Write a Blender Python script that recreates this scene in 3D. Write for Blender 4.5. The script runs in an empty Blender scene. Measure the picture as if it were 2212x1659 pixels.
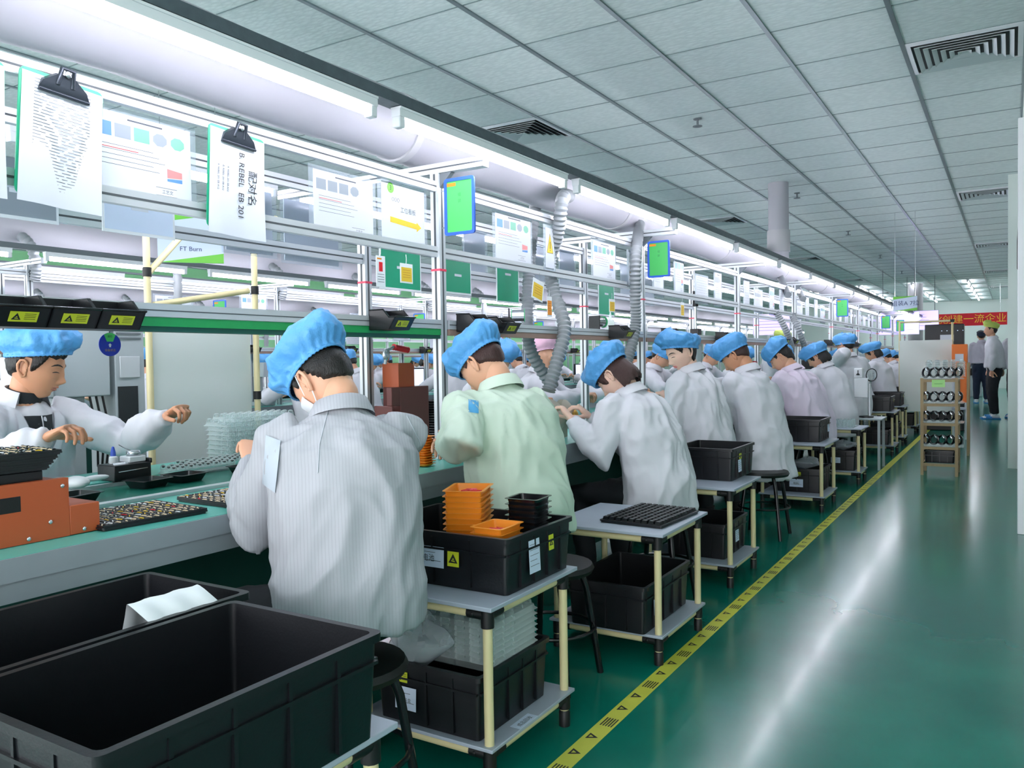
import bpy, math, random
import numpy as np
from mathutils import Vector, Matrix, noise
V=Vector; PI=math.pi; R=math.radians
C=bpy.context.scene.collection
random.seed(7)
scene=bpy.context.scene

# ---------------------------------------------------------------- camera, world, exposure
cam_d=bpy.data.cameras.new('camera'); cam=bpy.data.objects.new('camera',cam_d); C.objects.link(cam)
cam_d.sensor_width=36; cam_d.lens=36*1760/2212; cam_d.clip_start=0.02; cam_d.clip_end=200
def camera_matrix():
    yaw,pitch,roll=R(31.54),R(-1.62),R(-0.90)
    cy,sy=math.cos(yaw),math.sin(yaw); cp,sp=math.cos(pitch),math.sin(pitch)
    f=V((-sy*cp,cy*cp,sp)); r=V((cy,sy,0)); u=r.cross(f)
    r2=r*math.cos(roll)+u*math.sin(roll); u2=u*math.cos(roll)-r*math.sin(roll)
    m=Matrix.Identity(4)
    for i in range(3): m[i][0]=r2[i]; m[i][1]=u2[i]; m[i][2]=-f[i]
    m.translation=V((0,0,1.15)); return m
cam.matrix_world=camera_matrix(); scene.camera=cam
w=bpy.data.worlds.new('world'); scene.world=w; w.use_nodes=True
bg=w.node_tree.nodes['Background']; bg.inputs[0].default_value=(0.95,0.955,1.0,1); bg.inputs[1].default_value=2.2
scene.view_settings.view_transform='Standard'; scene.view_settings.look='None'
cy=scene.cycles; cy.max_bounces=6; cy.diffuse_bounces=4; cy.glossy_bounces=3; cy.transmission_bounces=3; cy.transparent_max_bounces=14; cy.caustics_reflective=False; cy.caustics_refractive=False
scene.view_settings.exposure=1.38; scene.view_settings.gamma=1; scene.view_settings.use_curve_mapping=False

# ---------------------------------------------------------------- materials
def hexc(h):
    h=h.lstrip('#'); o=[]
    for i in (0,2,4):
        c=int(h[i:i+2],16)/255; o.append(c/12.92 if c<=.04045 else ((c+.055)/1.055)**2.4)
    return (*o,1)
MATS={}
def mat(name,col='#888888',rough=.5,metal=0,emis=0,bump=0,bscale=20,var=0,vscale=5,trans=0,sss=0,spec=.5,coat=0,stretch=None,stripe=0):
    if name in MATS: return MATS[name]
    m=bpy.data.materials.new(name); m.use_nodes=True; MATS[name]=m
    nt=m.node_tree; b=nt.nodes['Principled BSDF']; L=nt.links.new
    c=hexc(col); b.inputs['Base Color'].default_value=c; b.inputs['Roughness'].default_value=rough
    b.inputs['Metallic'].default_value=metal; b.inputs['Specular IOR Level'].default_value=spec
    if coat: b.inputs['Coat Weight'].default_value=coat; b.inputs['Coat Roughness'].default_value=.08
    if sss: b.inputs['Subsurface Weight'].default_value=sss; b.inputs['Subsurface Radius'].default_value=(.02,.008,.004); b.inputs['Subsurface Scale'].default_value=.6
    if emis: b.inputs['Emission Color'].default_value=c; b.inputs['Emission Strength'].default_value=emis
    tc=nt.nodes.new('ShaderNodeTexCoord'); mp=nt.nodes.new('ShaderNodeMapping'); L(tc.outputs['Object'],mp.inputs[0])
    if stretch: mp.inputs['Scale'].default_value=stretch
    if var:
        n=nt.nodes.new('ShaderNodeTexNoise'); n.inputs['Scale'].default_value=vscale; n.inputs['Detail'].default_value=3; L(mp.outputs[0],n.inputs[0])
        mx=nt.nodes.new('ShaderNodeMix'); mx.data_type='RGBA'; L(n.outputs[0],mx.inputs[0])
        mx.inputs[6].default_value=tuple(x*(1-var) for x in c[:3])+(1,); mx.inputs[7].default_value=tuple(min(1,x*(1+var)) for x in c[:3])+(1,)
        L(mx.outputs[2],b.inputs['Base Color'])
    if bump or stripe:
        n=nt.nodes.new('ShaderNodeTexNoise'); n.inputs['Scale'].default_value=bscale; n.inputs['Detail'].default_value=4; L(mp.outputs[0],n.inputs[0])
        bp=nt.nodes.new('ShaderNodeBump'); bp.inputs['Strength'].default_value=bump; bp.inputs['Distance'].default_value=.01; L(n.outputs[0],bp.inputs['Height']); L(bp.outputs[0],b.inputs['Normal'])
    if stripe:   # fine woven carbon threads of the garment
        wv=nt.nodes.new('ShaderNodeTexWave'); wv.inputs['Scale'].default_value=stripe; wv.bands_direction='X'; wv.inputs['Distortion'].default_value=1.2; wv.inputs['Detail Scale'].default_value=.4
        L(tc.outputs['Object'],wv.inputs[0])
        rp=nt.nodes.new('ShaderNodeValToRGB'); rp.color_ramp.elements[0].position=.0; rp.color_ramp.elements[0].color=tuple(x*.86 for x in c[:3])+(1,); rp.color_ramp.elements[1].position=.22; rp.color_ramp.elements[1].color=c
        L(wv.outputs[0],rp.inputs[0]); L(rp.outputs[0],b.inputs['Base Color'])
    if trans:   # thin clear plastic: see-through film with a clear-coat reflection
        nt.nodes.remove(b); o=nt.nodes['Material Output']
        t=nt.nodes.new('ShaderNodeBsdfTransparent'); t.inputs[0].default_value=tuple(1-(1-x)*.35 for x in c[:3])+(1,)
        g=nt.nodes.new('ShaderNodeBsdfPrincipled'); g.inputs['Base Color'].default_value=c; g.inputs['Roughness'].default_value=rough
        ms=nt.nodes.new('ShaderNodeMixShader'); lw=nt.nodes.new('ShaderNodeLayerWeight'); lw.inputs[0].default_value=.35
        ma=nt.nodes.new('ShaderNodeMath'); ma.operation='MULTIPLY_ADD'; ma.inputs[1].default_value=.6; ma.inputs[2].default_value=1-trans; L(lw.outputs['Facing'],ma.inputs[0])
        L(ma.outputs[0],ms.inputs[0]); L(t.outputs[0],ms.inputs[1]); L(g.outputs[0],ms.inputs[2]); L(ms.outputs[0],o.inputs[0])
    return m

# ---------------------------------------------------------------- mesh building
class MB:
    def __init__(s): s.v=[]; s.f=[]; s.mi=[]; s.m=0; s.M=Matrix.Identity(4)
    def add(s,vs,fs):
        o=len(s.v); M=s.M; s.v+=[tuple(M@V(p)) for p in vs]; s.f+=[tuple(i+o for i in f) for f in fs]; s.mi+=[s.m]*len(fs); return s
    def box(s,x0,x1,y0,y1,z0,z1):
        if x0>x1: x0,x1=x1,x0
        if y0>y1: y0,y1=y1,y0
        if z0>z1: z0,z1=z1,z0
        return s.add([(x0,y0,z0),(x1,y0,z0),(x1,y1,z0),(x0,y1,z0),(x0,y0,z1),(x1,y0,z1),(x1,y1,z1),(x0,y1,z1)],[(0,3,2,1),(4,5,6,7),(0,1,5,4),(1,2,6,5),(2,3,7,6),(3,0,4,7)])
    def cb(s,c,d): return s.box(c[0]-d[0]/2,c[0]+d[0]/2,c[1]-d[1]/2,c[1]+d[1]/2,c[2]-d[2]/2,c[2]+d[2]/2)
    def loft(s,rings,cap0=True,cap1=True,close=False):
        n=len(rings[0]); vs=[p for r in rings for p in r]; fs=[]
        m=len(rings)
        for k in range(m if close else m-1):
            a=k*n; b=((k+1)%m)*n
            for i in range(n):
                j=(i+1)%n; fs.append((a+i,a+j,b+j,b+i))
        if not close:
            if cap0: fs.append(tuple(range(n))[::-1])
            if cap1: fs.append(tuple((m-1)*n+i for i in range(n)))
        return s.add(vs,fs)
    def path(s,pts,r,n=10,cap=True,rz=None):
        pts=[V(p) for p in pts]; rs=r if isinstance(r,(list,tuple)) else [r]*len(pts)
        rings=[]; up=None
        for i,p in enumerate(pts):
            t=(pts[min(i+1,len(pts)-1)]-pts[max(i-1,0)]).normalized()
            if up is None:
                up=V((0,0,1)) if abs(t.z)<.9 else V((0,1,0))
            a=t.cross(up).normalized(); up=a.cross(t).normalized()
            rings.append([p+a*(rs[i]*math.cos(2*PI*k/n))+up*(rs[i]*(rz or 1)*math.sin(2*PI*k/n)) for k in range(n)])
        return s.loft(rings,cap,cap)
    def tube(s,a,b,r,n=12): return s.path([a,b],r,n)
    def ell(s,c,r,n=12,m=8,rot=None):
        c=V(c); vs=[];fs=[]; rot=rot or Matrix.Identity(3)
        for j in range(m+1):
            t=PI*j/m
            for i in range(n):
                a=2*PI*i/n; vs.append(c+rot@V((r[0]*math.sin(t)*math.cos(a),r[1]*math.sin(t)*math.sin(a),r[2]*math.cos(t))))
        for j in range(m):
            for i in range(n):
                k=(i+1)%n; fs.append((j*n+i,(j+1)*n+i,(j+1)*n+k,j*n+k))
        return s.add(vs,fs)
    def lathe(s,prof,n=20,c=(0,0,0)):
        return s.loft([[ (c[0]+r*math.cos(2*PI*i/n),c[1]+r*math.sin(2*PI*i/n),c[2]+z) for i in range(n)] for r,z in prof])
    def cap(s,a,b,r0,r1,n=10):
        "capsule with rounded ends"
        a=V(a);b=V(b);d=(b-a); L=d.length or 1e-6; d/=L
        pts=[a-d*r0*.92,a-d*r0*.6,a,b,b+d*r1*.6,b+d*r1*.92]; return s.path(pts,[r0*.4,r0*.8,r0,r1,r1*.8,r1*.4],n)
    def grid(s,rows,m=None):
        n=len(rows[0]); vs=[p for r in rows for p in r]; fs=[]
        for k in range(len(rows)-1):
            for i in range(n-1): a=k*n+i; fs.append((a,a+1,a+n+1,a+n))
        return s.add(vs,fs)
    def poly(s,pts,th=0,nrm=(0,0,1)):
        pts=[V(p) for p in pts]; n=len(pts)
        if not th: return s.add(pts,[tuple(range(n))])
        q=[p+V(nrm)*th for p in pts]
        return s.add(pts+q,[tuple(range(n))[::-1],tuple(range(n,2*n))]+[(i,(i+1)%n,n+(i+1)%n,n+i) for i in range(n)])
    def mesh(s,name,mats,smooth=True,ang=38):
        me=bpy.data.meshes.new(name); me.from_pydata(s.v,[],s.f)
        for m in (mats if isinstance(mats,(list,tuple)) else [mats]): me.materials.append(m)
        me.polygons.foreach_set('material_index',s.mi)
        me.validate(); me.update()
        if smooth:
            me.polygons.foreach_set('use_smooth',[True]*len(me.polygons)); me.set_sharp_from_angle(angle=R(ang))
        return me
    def obj(s,name,mats,parent=None,loc=(0,0,0),rotz=0,bevel=0,ang=38,**k):
        return mobj(name,s.mesh(name,mats,ang=ang),parent,loc,rotz,bevel,**k)
def mobj(name,me,parent=None,loc=(0,0,0),rotz=0,bevel=0,label=None,cat=None,group=None,kind=None):
    o=bpy.data.objects.new(name,me); C.objects.link(o); o.parent=parent; o.location=loc; o.rotation_euler=(0,0,rotz)
    if bevel:
        b=o.modifiers.new('bevel','BEVEL'); b.width=bevel; b.segments=2; b.limit_method='ANGLE'; b.angle_limit=R(50)
    tag(o,label,cat,group,kind); return o
def tag(o,label=None,cat=None,group=None,kind=None):
    if label: o['label']=label
    if cat: o['category']=cat
    if group: o['group']=group
    if kind: o['kind']=kind
    return o
def thing(name,label,cat,loc=(0,0,0),rotz=0,group=None):
    o=bpy.data.objects.new(name,None); C.objects.link(o); o.location=loc; o.rotation_euler=(0,0,rotz); o.empty_display_size=.05
    return tag(o,label,cat,group)
def kids(o): return [c for c in bpy.data.objects if c.parent==o] if False else list(o.children)
def dup(root,loc,rotz=0,label=None,group=None,parent=None,top=True):
    c=root.copy(); C.objects.link(c); c.parent=parent
    if top:
        c.location=loc; c.rotation_euler=(0,0,rotz)
        if label: c['label']=label
        if group: c['group']=group
    for ch in list(root.children): dup(ch,None,parent=c,top=False)
    return c
ORD=['first','second','third','fourth','fifth','sixth','seventh','eighth','ninth','tenth','eleventh','twelfth','thirteenth','fourteenth','fifteenth','sixteenth','seventeenth','eighteenth','nineteenth','twentieth']
TXT={}
def text_mb(s,size,font=None):
    "outline of a line of lettering in its own XY plane, centred, as (verts, faces)"
    key=(s,size)
    if key in TXT: return TXT[key]
    cu=bpy.data.curves.new('t','FONT'); cu.body=s; cu.size=size; cu.align_x='CENTER'; cu.align_y='CENTER'; cu.resolution_u=2
    o=bpy.data.objects.new('t',cu); C.objects.link(o); bpy.context.view_layer.update()
    me=bpy.data.meshes.new_from_object(o.evaluated_get(bpy.context.evaluated_depsgraph_get()))
    r=([tuple(v.co) for v in me.vertices],[tuple(p.vertices) for p in me.polygons])
    bpy.data.objects.remove(o); bpy.data.curves.remove(cu); bpy.data.meshes.remove(me); TXT[key]=r; return r
def add_text(mb,s,size,M,m):
    vs,fs=text_mb(s,size); om,oM=mb.m,mb.M; mb.m=m; mb.M=oM@M; mb.add(vs,fs); mb.m=om; mb.M=oM
def FR(o,x,z):
    "frame with origin o, x axis along x, normal z: text/label plane"
    x=V(x).normalized(); z=V(z).normalized(); y=z.cross(x).normalized(); m=Matrix.Identity(4)
    for i in range(3): m[i][0]=x[i]; m[i][1]=y[i]; m[i][2]=z[i]; m[i][3]=o[i]
    return m
def remesh(mb,voxel,smooth=6,fac=.5):
    me=mb.mesh('tmp',[],smooth=False); o=bpy.data.objects.new('tmp',me); C.objects.link(o)
    r=o.modifiers.new('r','REMESH'); r.mode='VOXEL'; r.voxel_size=voxel
    if smooth: k=o.modifiers.new('s','SMOOTH'); k.factor=fac; k.iterations=smooth
    bpy.context.view_layer.update()
    out=bpy.data.meshes.new_from_object(o.evaluated_get(bpy.context.evaluated_depsgraph_get()))
    vs=np.empty(len(out.vertices)*3); out.vertices.foreach_get('co',vs); ns=np.empty(len(out.vertices)*3); out.vertices.foreach_get('normal',ns)
    fs=[tuple(p.vertices) for p in out.polygons]
    bpy.data.objects.remove(o); bpy.data.meshes.remove(me); bpy.data.meshes.remove(out)
    return vs.reshape(-1,3),ns.reshape(-1,3),fs
# ---------------------------------------------------------------- people
from mathutils.bvhtree import BVHTree
def sm(x): x=np.clip(x,0,1); return x*x*(3-2*x)
HA,HB,HC=.074,.094,.118
FEAT=[(0,-.012,.008,.010,.022),(0,-.036,.019,.0115,.013),(.013,-.041,.007,.007,.007),(-.013,-.041,.007,.007,.007),
 (.031,.003,-.010,.018,.012),(-.031,.003,-.010,.018,.012),(.031,.001,.006,.013,.008),(-.031,.001,.006,.013,.008),
 (.028,.020,.004,.022,.007),(-.028,.020,.004,.022,.007),(0,-.0605,.0065,.020,.0045),(0,-.0705,.007,.016,.006),(0,-.0655,-.004,.022,.002),
 (0,-.100,.008,.020,.014),(.046,-.022,.005,.020,.02),(-.046,-.022,.005,.020,.02),(0,-.083,-.003,.03,.007)]
def hsx(uz): t=np.clip(-uz,0,1); return 1-.30*t**1.4
def hsy(uz,front): t=np.clip(-uz,0,1); return np.where(front,1-.02*t+.10*t*t,1-.50*t**1.1)
def head_grid(nu,nv,off=None):
    s=np.linspace(-1,1,nu,endpoint=False); phi=np.sign(s)*np.abs(s)**1.5*PI          # azimuth, 0 = front
    tv=np.linspace(0,1,nv); th=PI*(.02+.96*tv)
    PH,TH=np.meshgrid(phi,th)
    ux=np.sin(TH)*np.sin(PH); uy=np.sin(TH)*np.cos(PH); uz=np.cos(TH)
    x=HA*ux*hsx(uz); z=HC*uz; y=HB*uy*hsy(uz,uy>0)
    f=np.zeros_like(x)
    for (fx,fz,A,sx,sz) in FEAT: f+=A*np.exp(-((x-fx)/sx)**2-((z-fz)/sz)**2)
    y=y+f*sm(uy*3)
    if off is not None:
        o=off(PH,z); x=x+ux*o; y=y+uy*o; z=z+uz*o*.8
    return np.stack([x,y,z],-1)
def face_pt(x,z,o=0):
    uz=z/HC; ux=x/(HA*float(hsx(np.array(uz)))); uy=math.sqrt(max(0,1-ux*ux-uz*uz)); y=HB*uy*float(hsy(np.array(uz),True))
    y+=sum(A*math.exp(-((x-fx)/sx)**2-((z-fz)/sz)**2) for fx,fz,A,sx,sz in FEAT)*float(sm(np.array(uy*3)))
    return V((x,y+o,z))
def grid_add(mb,G,wrap=True):
    nv,nu=G.shape[:2]; vs=[tuple(p) for p in G.reshape(-1,3)]; fs=[]
    for j in range(nv-1):
        for i in range(nu if wrap else nu-1):
            k=(i+1)%nu; fs.append((j*nu+i,(j+1)*nu+i,(j+1)*nu+k,j*nu+k))
    if wrap: fs.append(tuple(range(nu))); fs.append(tuple((nv-1)*nu+i for i in range(nu))[::-1])
    mb.add(vs,fs)
def strip(mb,pts,wd,o):
    "thin raised patch lying on the face along pts"
    r1=[];r2=[];r0=[]
    for (x,z),h in zip(pts,wd): r0.append(face_pt(x,z+h,o*.2)); r1.append(face_pt(x,z,o)); r2.append(face_pt(x,z-h,o*.2))
    mb.grid([r0,r1,r2])
def hair_off(style):
    def off(PH,z):
        a=np.abs(PH)*180/PI
        if style=='fringe': xs=[0,14,30,48,60,72,80,86,100,112,180]; zs=[.040,.046,.038,.046,.020,-.006,-.020,.03,.032,-.03,-.062]; th=.012
        elif style=='short': xs=[0,40,58,70,78,84,100,112,130,180]; zs=[.066,.062,.040,.010,-.012,.03,.032,-.010,-.045,-.062]; th=.011
        elif style=='bob': xs=[0,30,50,64,74,82,98,106,116,180]; zs=[.036,.030,.018,-.020,-.034,.024,.022,-.050,-.090,-.098]; th=.016
        elif style=='long': xs=[0,20,40,58,70,80,95,106,118,180]; zs=[.066,.062,.046,.020,-.004,.030,.026,-.05,-.085,-.098]; th=.012
        else: xs=[0,40,60,75,90,110,180]; zs=[.066,.062,.035,.0,.02,-.03,-.07]; th=.009   # tied back
        zb=np.interp(a,xs,zs); return -.006+(th+.006)*sm((z-zb)/.014)
    return off
def cap_mesh(seed,puff=1.0,tilt=0,back=0,flat=0,nu=96,nv=30,fr=.028,bk=.0,amp=1,o=.013):
    prof=[(1.0,-.002),(1.025,.0),(1.03,.010),(1.10,.020),(1.20,.034),(1.26,.052),(1.25,.072),(1.17,.092),(1.0,.108),(.75,.120),(.45,.127),(.18,.130),(.02,.131)]
    ts=np.linspace(0,1,len(prof)); T=np.linspace(0,1,nv)
    rr=np.interp(T,ts,[p[0] for p in prof]); hh=np.interp(T,ts,[p[1] for p in prof])
    rows=[]
    for j in range(nv):
        row=[]
        for i in range(nu):
            a=2*PI*i/nu; ca,sa=math.cos(a),math.sin(a)
            pl=math.sin(a*23+1.3*math.sin(a*5+seed))*max(0,1-abs(T[j]-.22)/.26)
            r=1+(rr[j]-1)*(puff if rr[j]>1 else 1)+.034*pl*amp
            x=r*(HA+o)*sa; y=r*(HB+o)*ca-.002
            bulge=sm(np.array((rr[j]-1)/.2))*back; y-=float(bulge)*.03*max(0,-ca)
            h=hh[j]*(1-flat*.25)*(1+.10*back*(-ca))
            z=fr*(1+ca)/2+bk*(1-ca)/2+h
            p=V((x,y,z)); nn=V((x,y*.8,h+.02)).normalized()
            q=p*9+V((seed*3.1,seed,0)); d=(.42-abs(noise.noise(q)))*.030*amp+(.42-abs(noise.noise(q*2.7+V((2,9,4)))))*.016*amp+(.4-abs(noise.noise(q*6)))*.005*amp-.014
            p+=nn*d*float(sm(np.array(T[j]*4-.3)))
            row.append(p)
        rows.append(row)
    mb=MB(); mb.loft(rows,False,True)
    # elastic band rolled under
    band=[]
    for k in range(6):
        b=2*PI*k/6; ring=[]
        for i in range(nu):
            a=2*PI*i/nu; r=.0035*(1+.35*math.sin(a*46)); 
            ring.append(V(((HA+o+.0005+r*math.cos(b))*math.sin(a),(HB+o+.0005+r*math.cos(b))*math.cos(a)-.002,fr*(1+math.cos(a))/2+bk*(1-math.cos(a))/2+1.6*r*math.sin(b))))
        band.append(ring)
    mb.loft(band,False,False,close=True)
    if tilt: 
        Rm=Matrix.Rotation(R(tilt),3,'Y'); mb.v=[tuple(Rm@V(p)) for p in mb.v]
    return mb
def hand(mb,M,s,curl=(25,30,20),thumb=.5,spread=1,vox=.0028):
    h=MB(); 
    ring=lambda y,rx,rz,z=0:[(rx*math.cos(2*PI*k/14),y,z+rz*math.sin(2*PI*k/14)) for k in range(14)]
    h.loft([ring(-.03,.024,.017),ring(0,.026,.017),ring(.02,.033,.018,-.001),ring(.05,.040,.016,-.002),ring(.08,.040,.012,-.001),ring(.092,.034,.008)])
    for q,(x,L,r) in enumerate(((.029,.070,.0088),(.0098,.078,.0090),(-.0105,.072,.0086),(-.029,.056,.0076))):
        p=V((x*s,.082-.004*abs(q-1),0)); ang=0; sp=R((1.2-q)*5*spread)*s
        for l,c,k in ((.46,curl[0],0),(.30,curl[1],1),(.24,curl[2],2)):
            ang+=R(c*(1+.08*q)); d=V((math.sin(sp)*math.cos(ang),math.cos(sp)*math.cos(ang),-math.sin(ang)))
            e=p+d*L*l; h.cap(p,e,r*(1-.08*k),r*(.93-.08*k),8); p=e
    p=V((.022*s,.018,-.004)); d=V(((.75-.35*thumb)*s,.62,-.25-.35*thumb)).normalized(); 
    for l,r in ((.044,.0125),(.034,.0098),(.027,.0088)):
        e=p+d*l; h.cap(p,e,r,r*.92,8); p=e; d=(d+V((-.45*s*thumb,.12,-.15*thumb))).normalized()
    vs,ns,fs=remesh(h,vox,3)
    om=mb.M; mb.M=om@M; mb.add([tuple(p) for p in vs],fs); mb.M=om
def ik(a,b,l1,l2,hint):
    a=V(a);b=V(b);d=b-a;L=min(d.length,(l1+l2)*.999);dn=d.normalized(); b=a+dn*L
    x=(l1*l1-l2*l2+L*L)/(2*L); h=math.sqrt(max(0,l1*l1-x*x)); hv=V(hint)-dn*V(hint).dot(dn); hv.normalize()
    return a+dn*x+hv*h,b
def wrinkle(vs,ns,seed,amp,sc=(1,1,1),flat=None):
    out=[]
    for p,n in zip(vs,ns):
        q=V((p[0]*sc[0],p[1]*sc[1],p[2]*sc[2])); w=noise.noise(q*3+V((seed,0,0)))
        q2=q*7+V((w*1.6+seed,w*1.1,seed*.3)); a=1-2*abs(noise.noise(q2)); b=1-2*abs(noise.noise(q2*2.3+V((5,5,5))))
        out.append(tuple(V(p)+V(n)*(amp*(a*.8+b*.35-.5))))
    return out
KEY={}; COATS={}
def person(name,label,loc,rotz,openc=False,legyaw=0,seat=.46,lean=20,side=0,twist=0,head=(20,0,0),hands=None,stand=False,coat='white_coat',hair='short',haircol='black_hair',capm='blue_cap',
           cap=dict(),res=1.0,legs=True,hem=.16,scale=1.0,skin='skin',hint=None,hcurl=None,palm=None,collar=True,mask=False,lips='lip',group=None,seed=1,hs=1.0,neckf=0,width=1.0,mouth=0,hem_flare=0,trouser='dark_trousers',slip=None,feet=True,armr=1.0,hunch=0):
    t=thing(name,label,'person',loc,rotz,group); t.scale=(scale,)*3; KEY[label]=t
    if stand: P=V((0,0,.92))
    else: P=V((0,0,seat+.10))
    l1=R(lean*.65); l2=R(lean*1.25); sx=math.sin(R(side))
    ch=P+V((sx*.2,math.sin(l1)*.24,math.cos(l1)*.24)); c7=ch+V((sx*.25,math.sin(l2)*.25,math.cos(l2)*.25))
    up=(c7-ch).normalized(); rt=V((math.cos(R(twist)),math.sin(R(twist)),-sx*.6)).normalized(); fw=up.cross(rt).normalized()
    S=[c7-up*.05+rt*(k*.168*width)+fw*.015 for k in (-1,1)]
    hp,hy,hr=head; Hm=(Matrix.Rotation(R(-hy),3,'Z')@Matrix.Rotation(R(-hp),3,'X')@Matrix.Rotation(R(hr),3,'Y'))
    nd=(up*.75+V((0,0,.45))+fw*(.15+neckf)).normalized(); nt=c7+nd*.075
    hc=nt+Hm@V((0,.022,.072))
    HM=Matrix.Translation(hc)@Hm.to_4x4()@Matrix.Scale(hs,4)
    # arms
    if hands is None: hands=[V((-.14,.43,.88)),V((.14,.43,.88))]
    if stand and hands=='down': hands=[S[0]+V((-.07,.03,-.52)),S[1]+V((.07,.03,-.52))]
    arms=[]
    for k in (0,1):
        s=-1 if k==0 else 1
        hn=V(hint[k]) if hint else V((s*1.0,-.3,-.4))
        e,w_=ik(S[k],V(hands[k]),.27*1.0,.245,hn); arms.append((S[k],e,w_))
    # ---- body (skin): neck, torso, arms under the clothing, then head and hands
    b=MB(); nA=c7-up*.06
    b.path([nA-V((0,0,.05)),nA+nd*.02,c7+nd*.03,nt+V((0,0,.0)),hc+Hm@V((0,-.022,-.045)),hc+Hm@V((0,-.02,0))],[.085,.066,.055,.053,.052,.045],16)
    def ell(c,rx,ry,u,n=20,e=1.0,zoff=0):
        u=V(u).normalized(); f=u.cross(rt).normalized(); r_=f.cross(u).normalized(); return [V(c)+r_*(rx*math.cos(2*PI*i/n))+f*(ry*math.sin(2*PI*i/n)) for i in range(n)]
    b.loft([ell(P,.15,.10,V((0,0,1))),ell(ch,.14,.095,up),ell(c7-up*.07,.14,.085,up),ell(c7,.06,.055,up)])
    for (a,e,w_) in arms: b.path([a,(a+e)/2,e,(e+w_)/2,w_],[.05,.045,.038,.036,.026],12)
    vs,ns,fs=remesh(b,.012 if res>=1 else .02,8)
    B=MB(); B.add([tuple(p) for p in vs],fs)
    hi=res>=1
    hv=MB(); grid_add(hv,head_grid(96 if hi else 44,96 if hi else 40))
    for s in (-1,1):   # ears
        pts=[(s*(.0715+.010*f_),-.006-.003+ay,az-.006) for ay,az,f_ in ((.010,.006,0),(.008,.022,.8),(-.002,.031,1),(-.014,.027,1.3),(-.020,.012,1.4),(-.018,-.006,1.1),(-.009,-.022,.7),(-.001,-.031,.3),(.006,-.026,0),(.007,-.014,0))]
        hv.path(pts,[.003,.0042,.0048,.005,.005,.0046,.0056,.0062,.0045,.003],8)
        hv.ell((s*.073,-.008,-.006),(.004,.012,.024),10,8); hv.ell((s*.0755,-.001,-.012),(.004,.004,.006),8,6)
    B.M=HM; B.add(hv.v,hv.f); B.M=Matrix.Identity(4)
    for k in (0,1):
        s=-1 if k==0 else 1
        a,e,w_=arms[k]; d=(w_-e).normalized(); pn=V(palm[k]) if palm else V((s*-.25,0,1)); x=d.cross(pn).normalized(); z=x.cross(d).normalized()
        M=Matrix.Identity(4)
        for i in range(3): M[i][0]=x[i]; M[i][1]=d[i]; M[i][2]=z[i]; M[i][3]=w_[i]
        hand(B,M,-s,*( [hcurl[k]] if hcurl else [(35,40,25)] ),vox=.0028 if hi else .005)
    # face details
    body=B.obj('body',MATS[skin],t,ang=70)
    def fpart(nm,mb,m):
        mb.v=[tuple(HM@V(p)) for p in mb.v]; return mb.obj(nm,m,body,ang=60)
    if hi:
        for s in (-1,1):
            e=MB(); strip(e,[(s*x,z) for x,z in ((.013,.020),(.022,.0245),(.032,.026),(.042,.0235),(.050,.018))],[.0022,.003,.003,.0025,.001],.0022); fpart('eyebrow',e,MATS[haircol])
            e=MB(); strip(e,[(s*x,z-.002) for x,z in ((.018,-.0015),(.024,.0005),(.031,.0010),(.038,.0),(.044,-.002))],[.0006,.0016,.0020,.0016,.0008],.0016); fpart('eye',e,MATS['eye'])
        l=MB(); strip(l,[(x,-.0612-.02*abs(x)) for x in (-.022,-.014,-.005,0,.005,.014,.022)],[.0008,.0028,.0042,.0036,.0042,.0028,.0008],.0012)
        strip(l,[(x,-.0705+.10*abs(x)) for x in (-.021,-.013,-.005,0,.005,.013,.021)],[.0008,.0030,.0044,.0046,.0044,.0030,.0008],.0014); fpart('lips',l,MATS[lips])
    # hair
    if hair:
        h=MB(); grid_add(h,head_grid(72 if hi else 40,72 if hi else 36,hair_off(hair)))
        if hi: h.v=[tuple(V(p)*(1+.012*math.sin(math.atan2(p[0],p[1])*60+8*noise.noise(V(p)*30)))) for p in h.v]
        if hair=='bob':
            rows=[]
            for j,(zz,k_) in enumerate(((.02,1.12),(-.02,1.20),(-.06,1.24),(-.09,1.18),(-.104,1.02))):
                rows.append([V((HA*k_*math.sin(a)*(1+.01*math.sin(a*40)),HB*k_*math.cos(a)*.98-.006,zz-.004*math.sin(a*17))) for a in [R(101)+R(158)*i/40 for i in range(41)]])
            rows+= [[p*0.93+V((0,0,.004)) for p in r] for r in rows[::-1]]
            h.grid(rows)
        h.v=[tuple(HM@V(p)) for p in h.v]; h.obj('hair',MATS[haircol],t,ang=60)
    if capm:
        cap=dict(cap); cap.setdefault('o',{'bob':.022,'long':.016}.get(hair,.013))
        c=cap_mesh(seed,nu=96 if hi else 48,nv=30 if hi else 18,**cap); c.v=[tuple(HM@V(p)) for p in c.v]; c.obj('cap',MATS[capm],t,ang=80)
    if mask:
        mm=MB()
        G=head_grid(48,60,lambda PH,z:np.full_like(z,.006)); sel=[]
        nv,nu=G.shape[:2]; fs=[]
        for j in range(nv-1):
            for i in range(nu-1):
                p=G[j,i]
                if -.108<p[2]<-.016 and p[1]>.02: fs.append((j*nu+i,(j+1)*nu+i,(j+1)*nu+i+1,j*nu+i+1))
        mm.add([tuple(HM@V(p)) for p in G.reshape(-1,3)],fs)
        mk=mm.obj('face_mask',MATS['mask_white'],t)
        for s in (-1,1):
            e=MB(); e.path([HM@V(p) for p in ((s*.066,.030,-.022),(s*.078,.012,.004),(s*.083,.0,.028),(s*.084,-.018,.022),(s*.0835,-.026,.002),(s*.079,-.020,-.028),(s*.070,.0,-.055),(s*.060,.025,-.088))],.0017,6); e.obj('ear_loop',MATS['mask_white'],mk)
    # ---- coat
    k=MB(); W_=width
    bend=l2-l1
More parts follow.
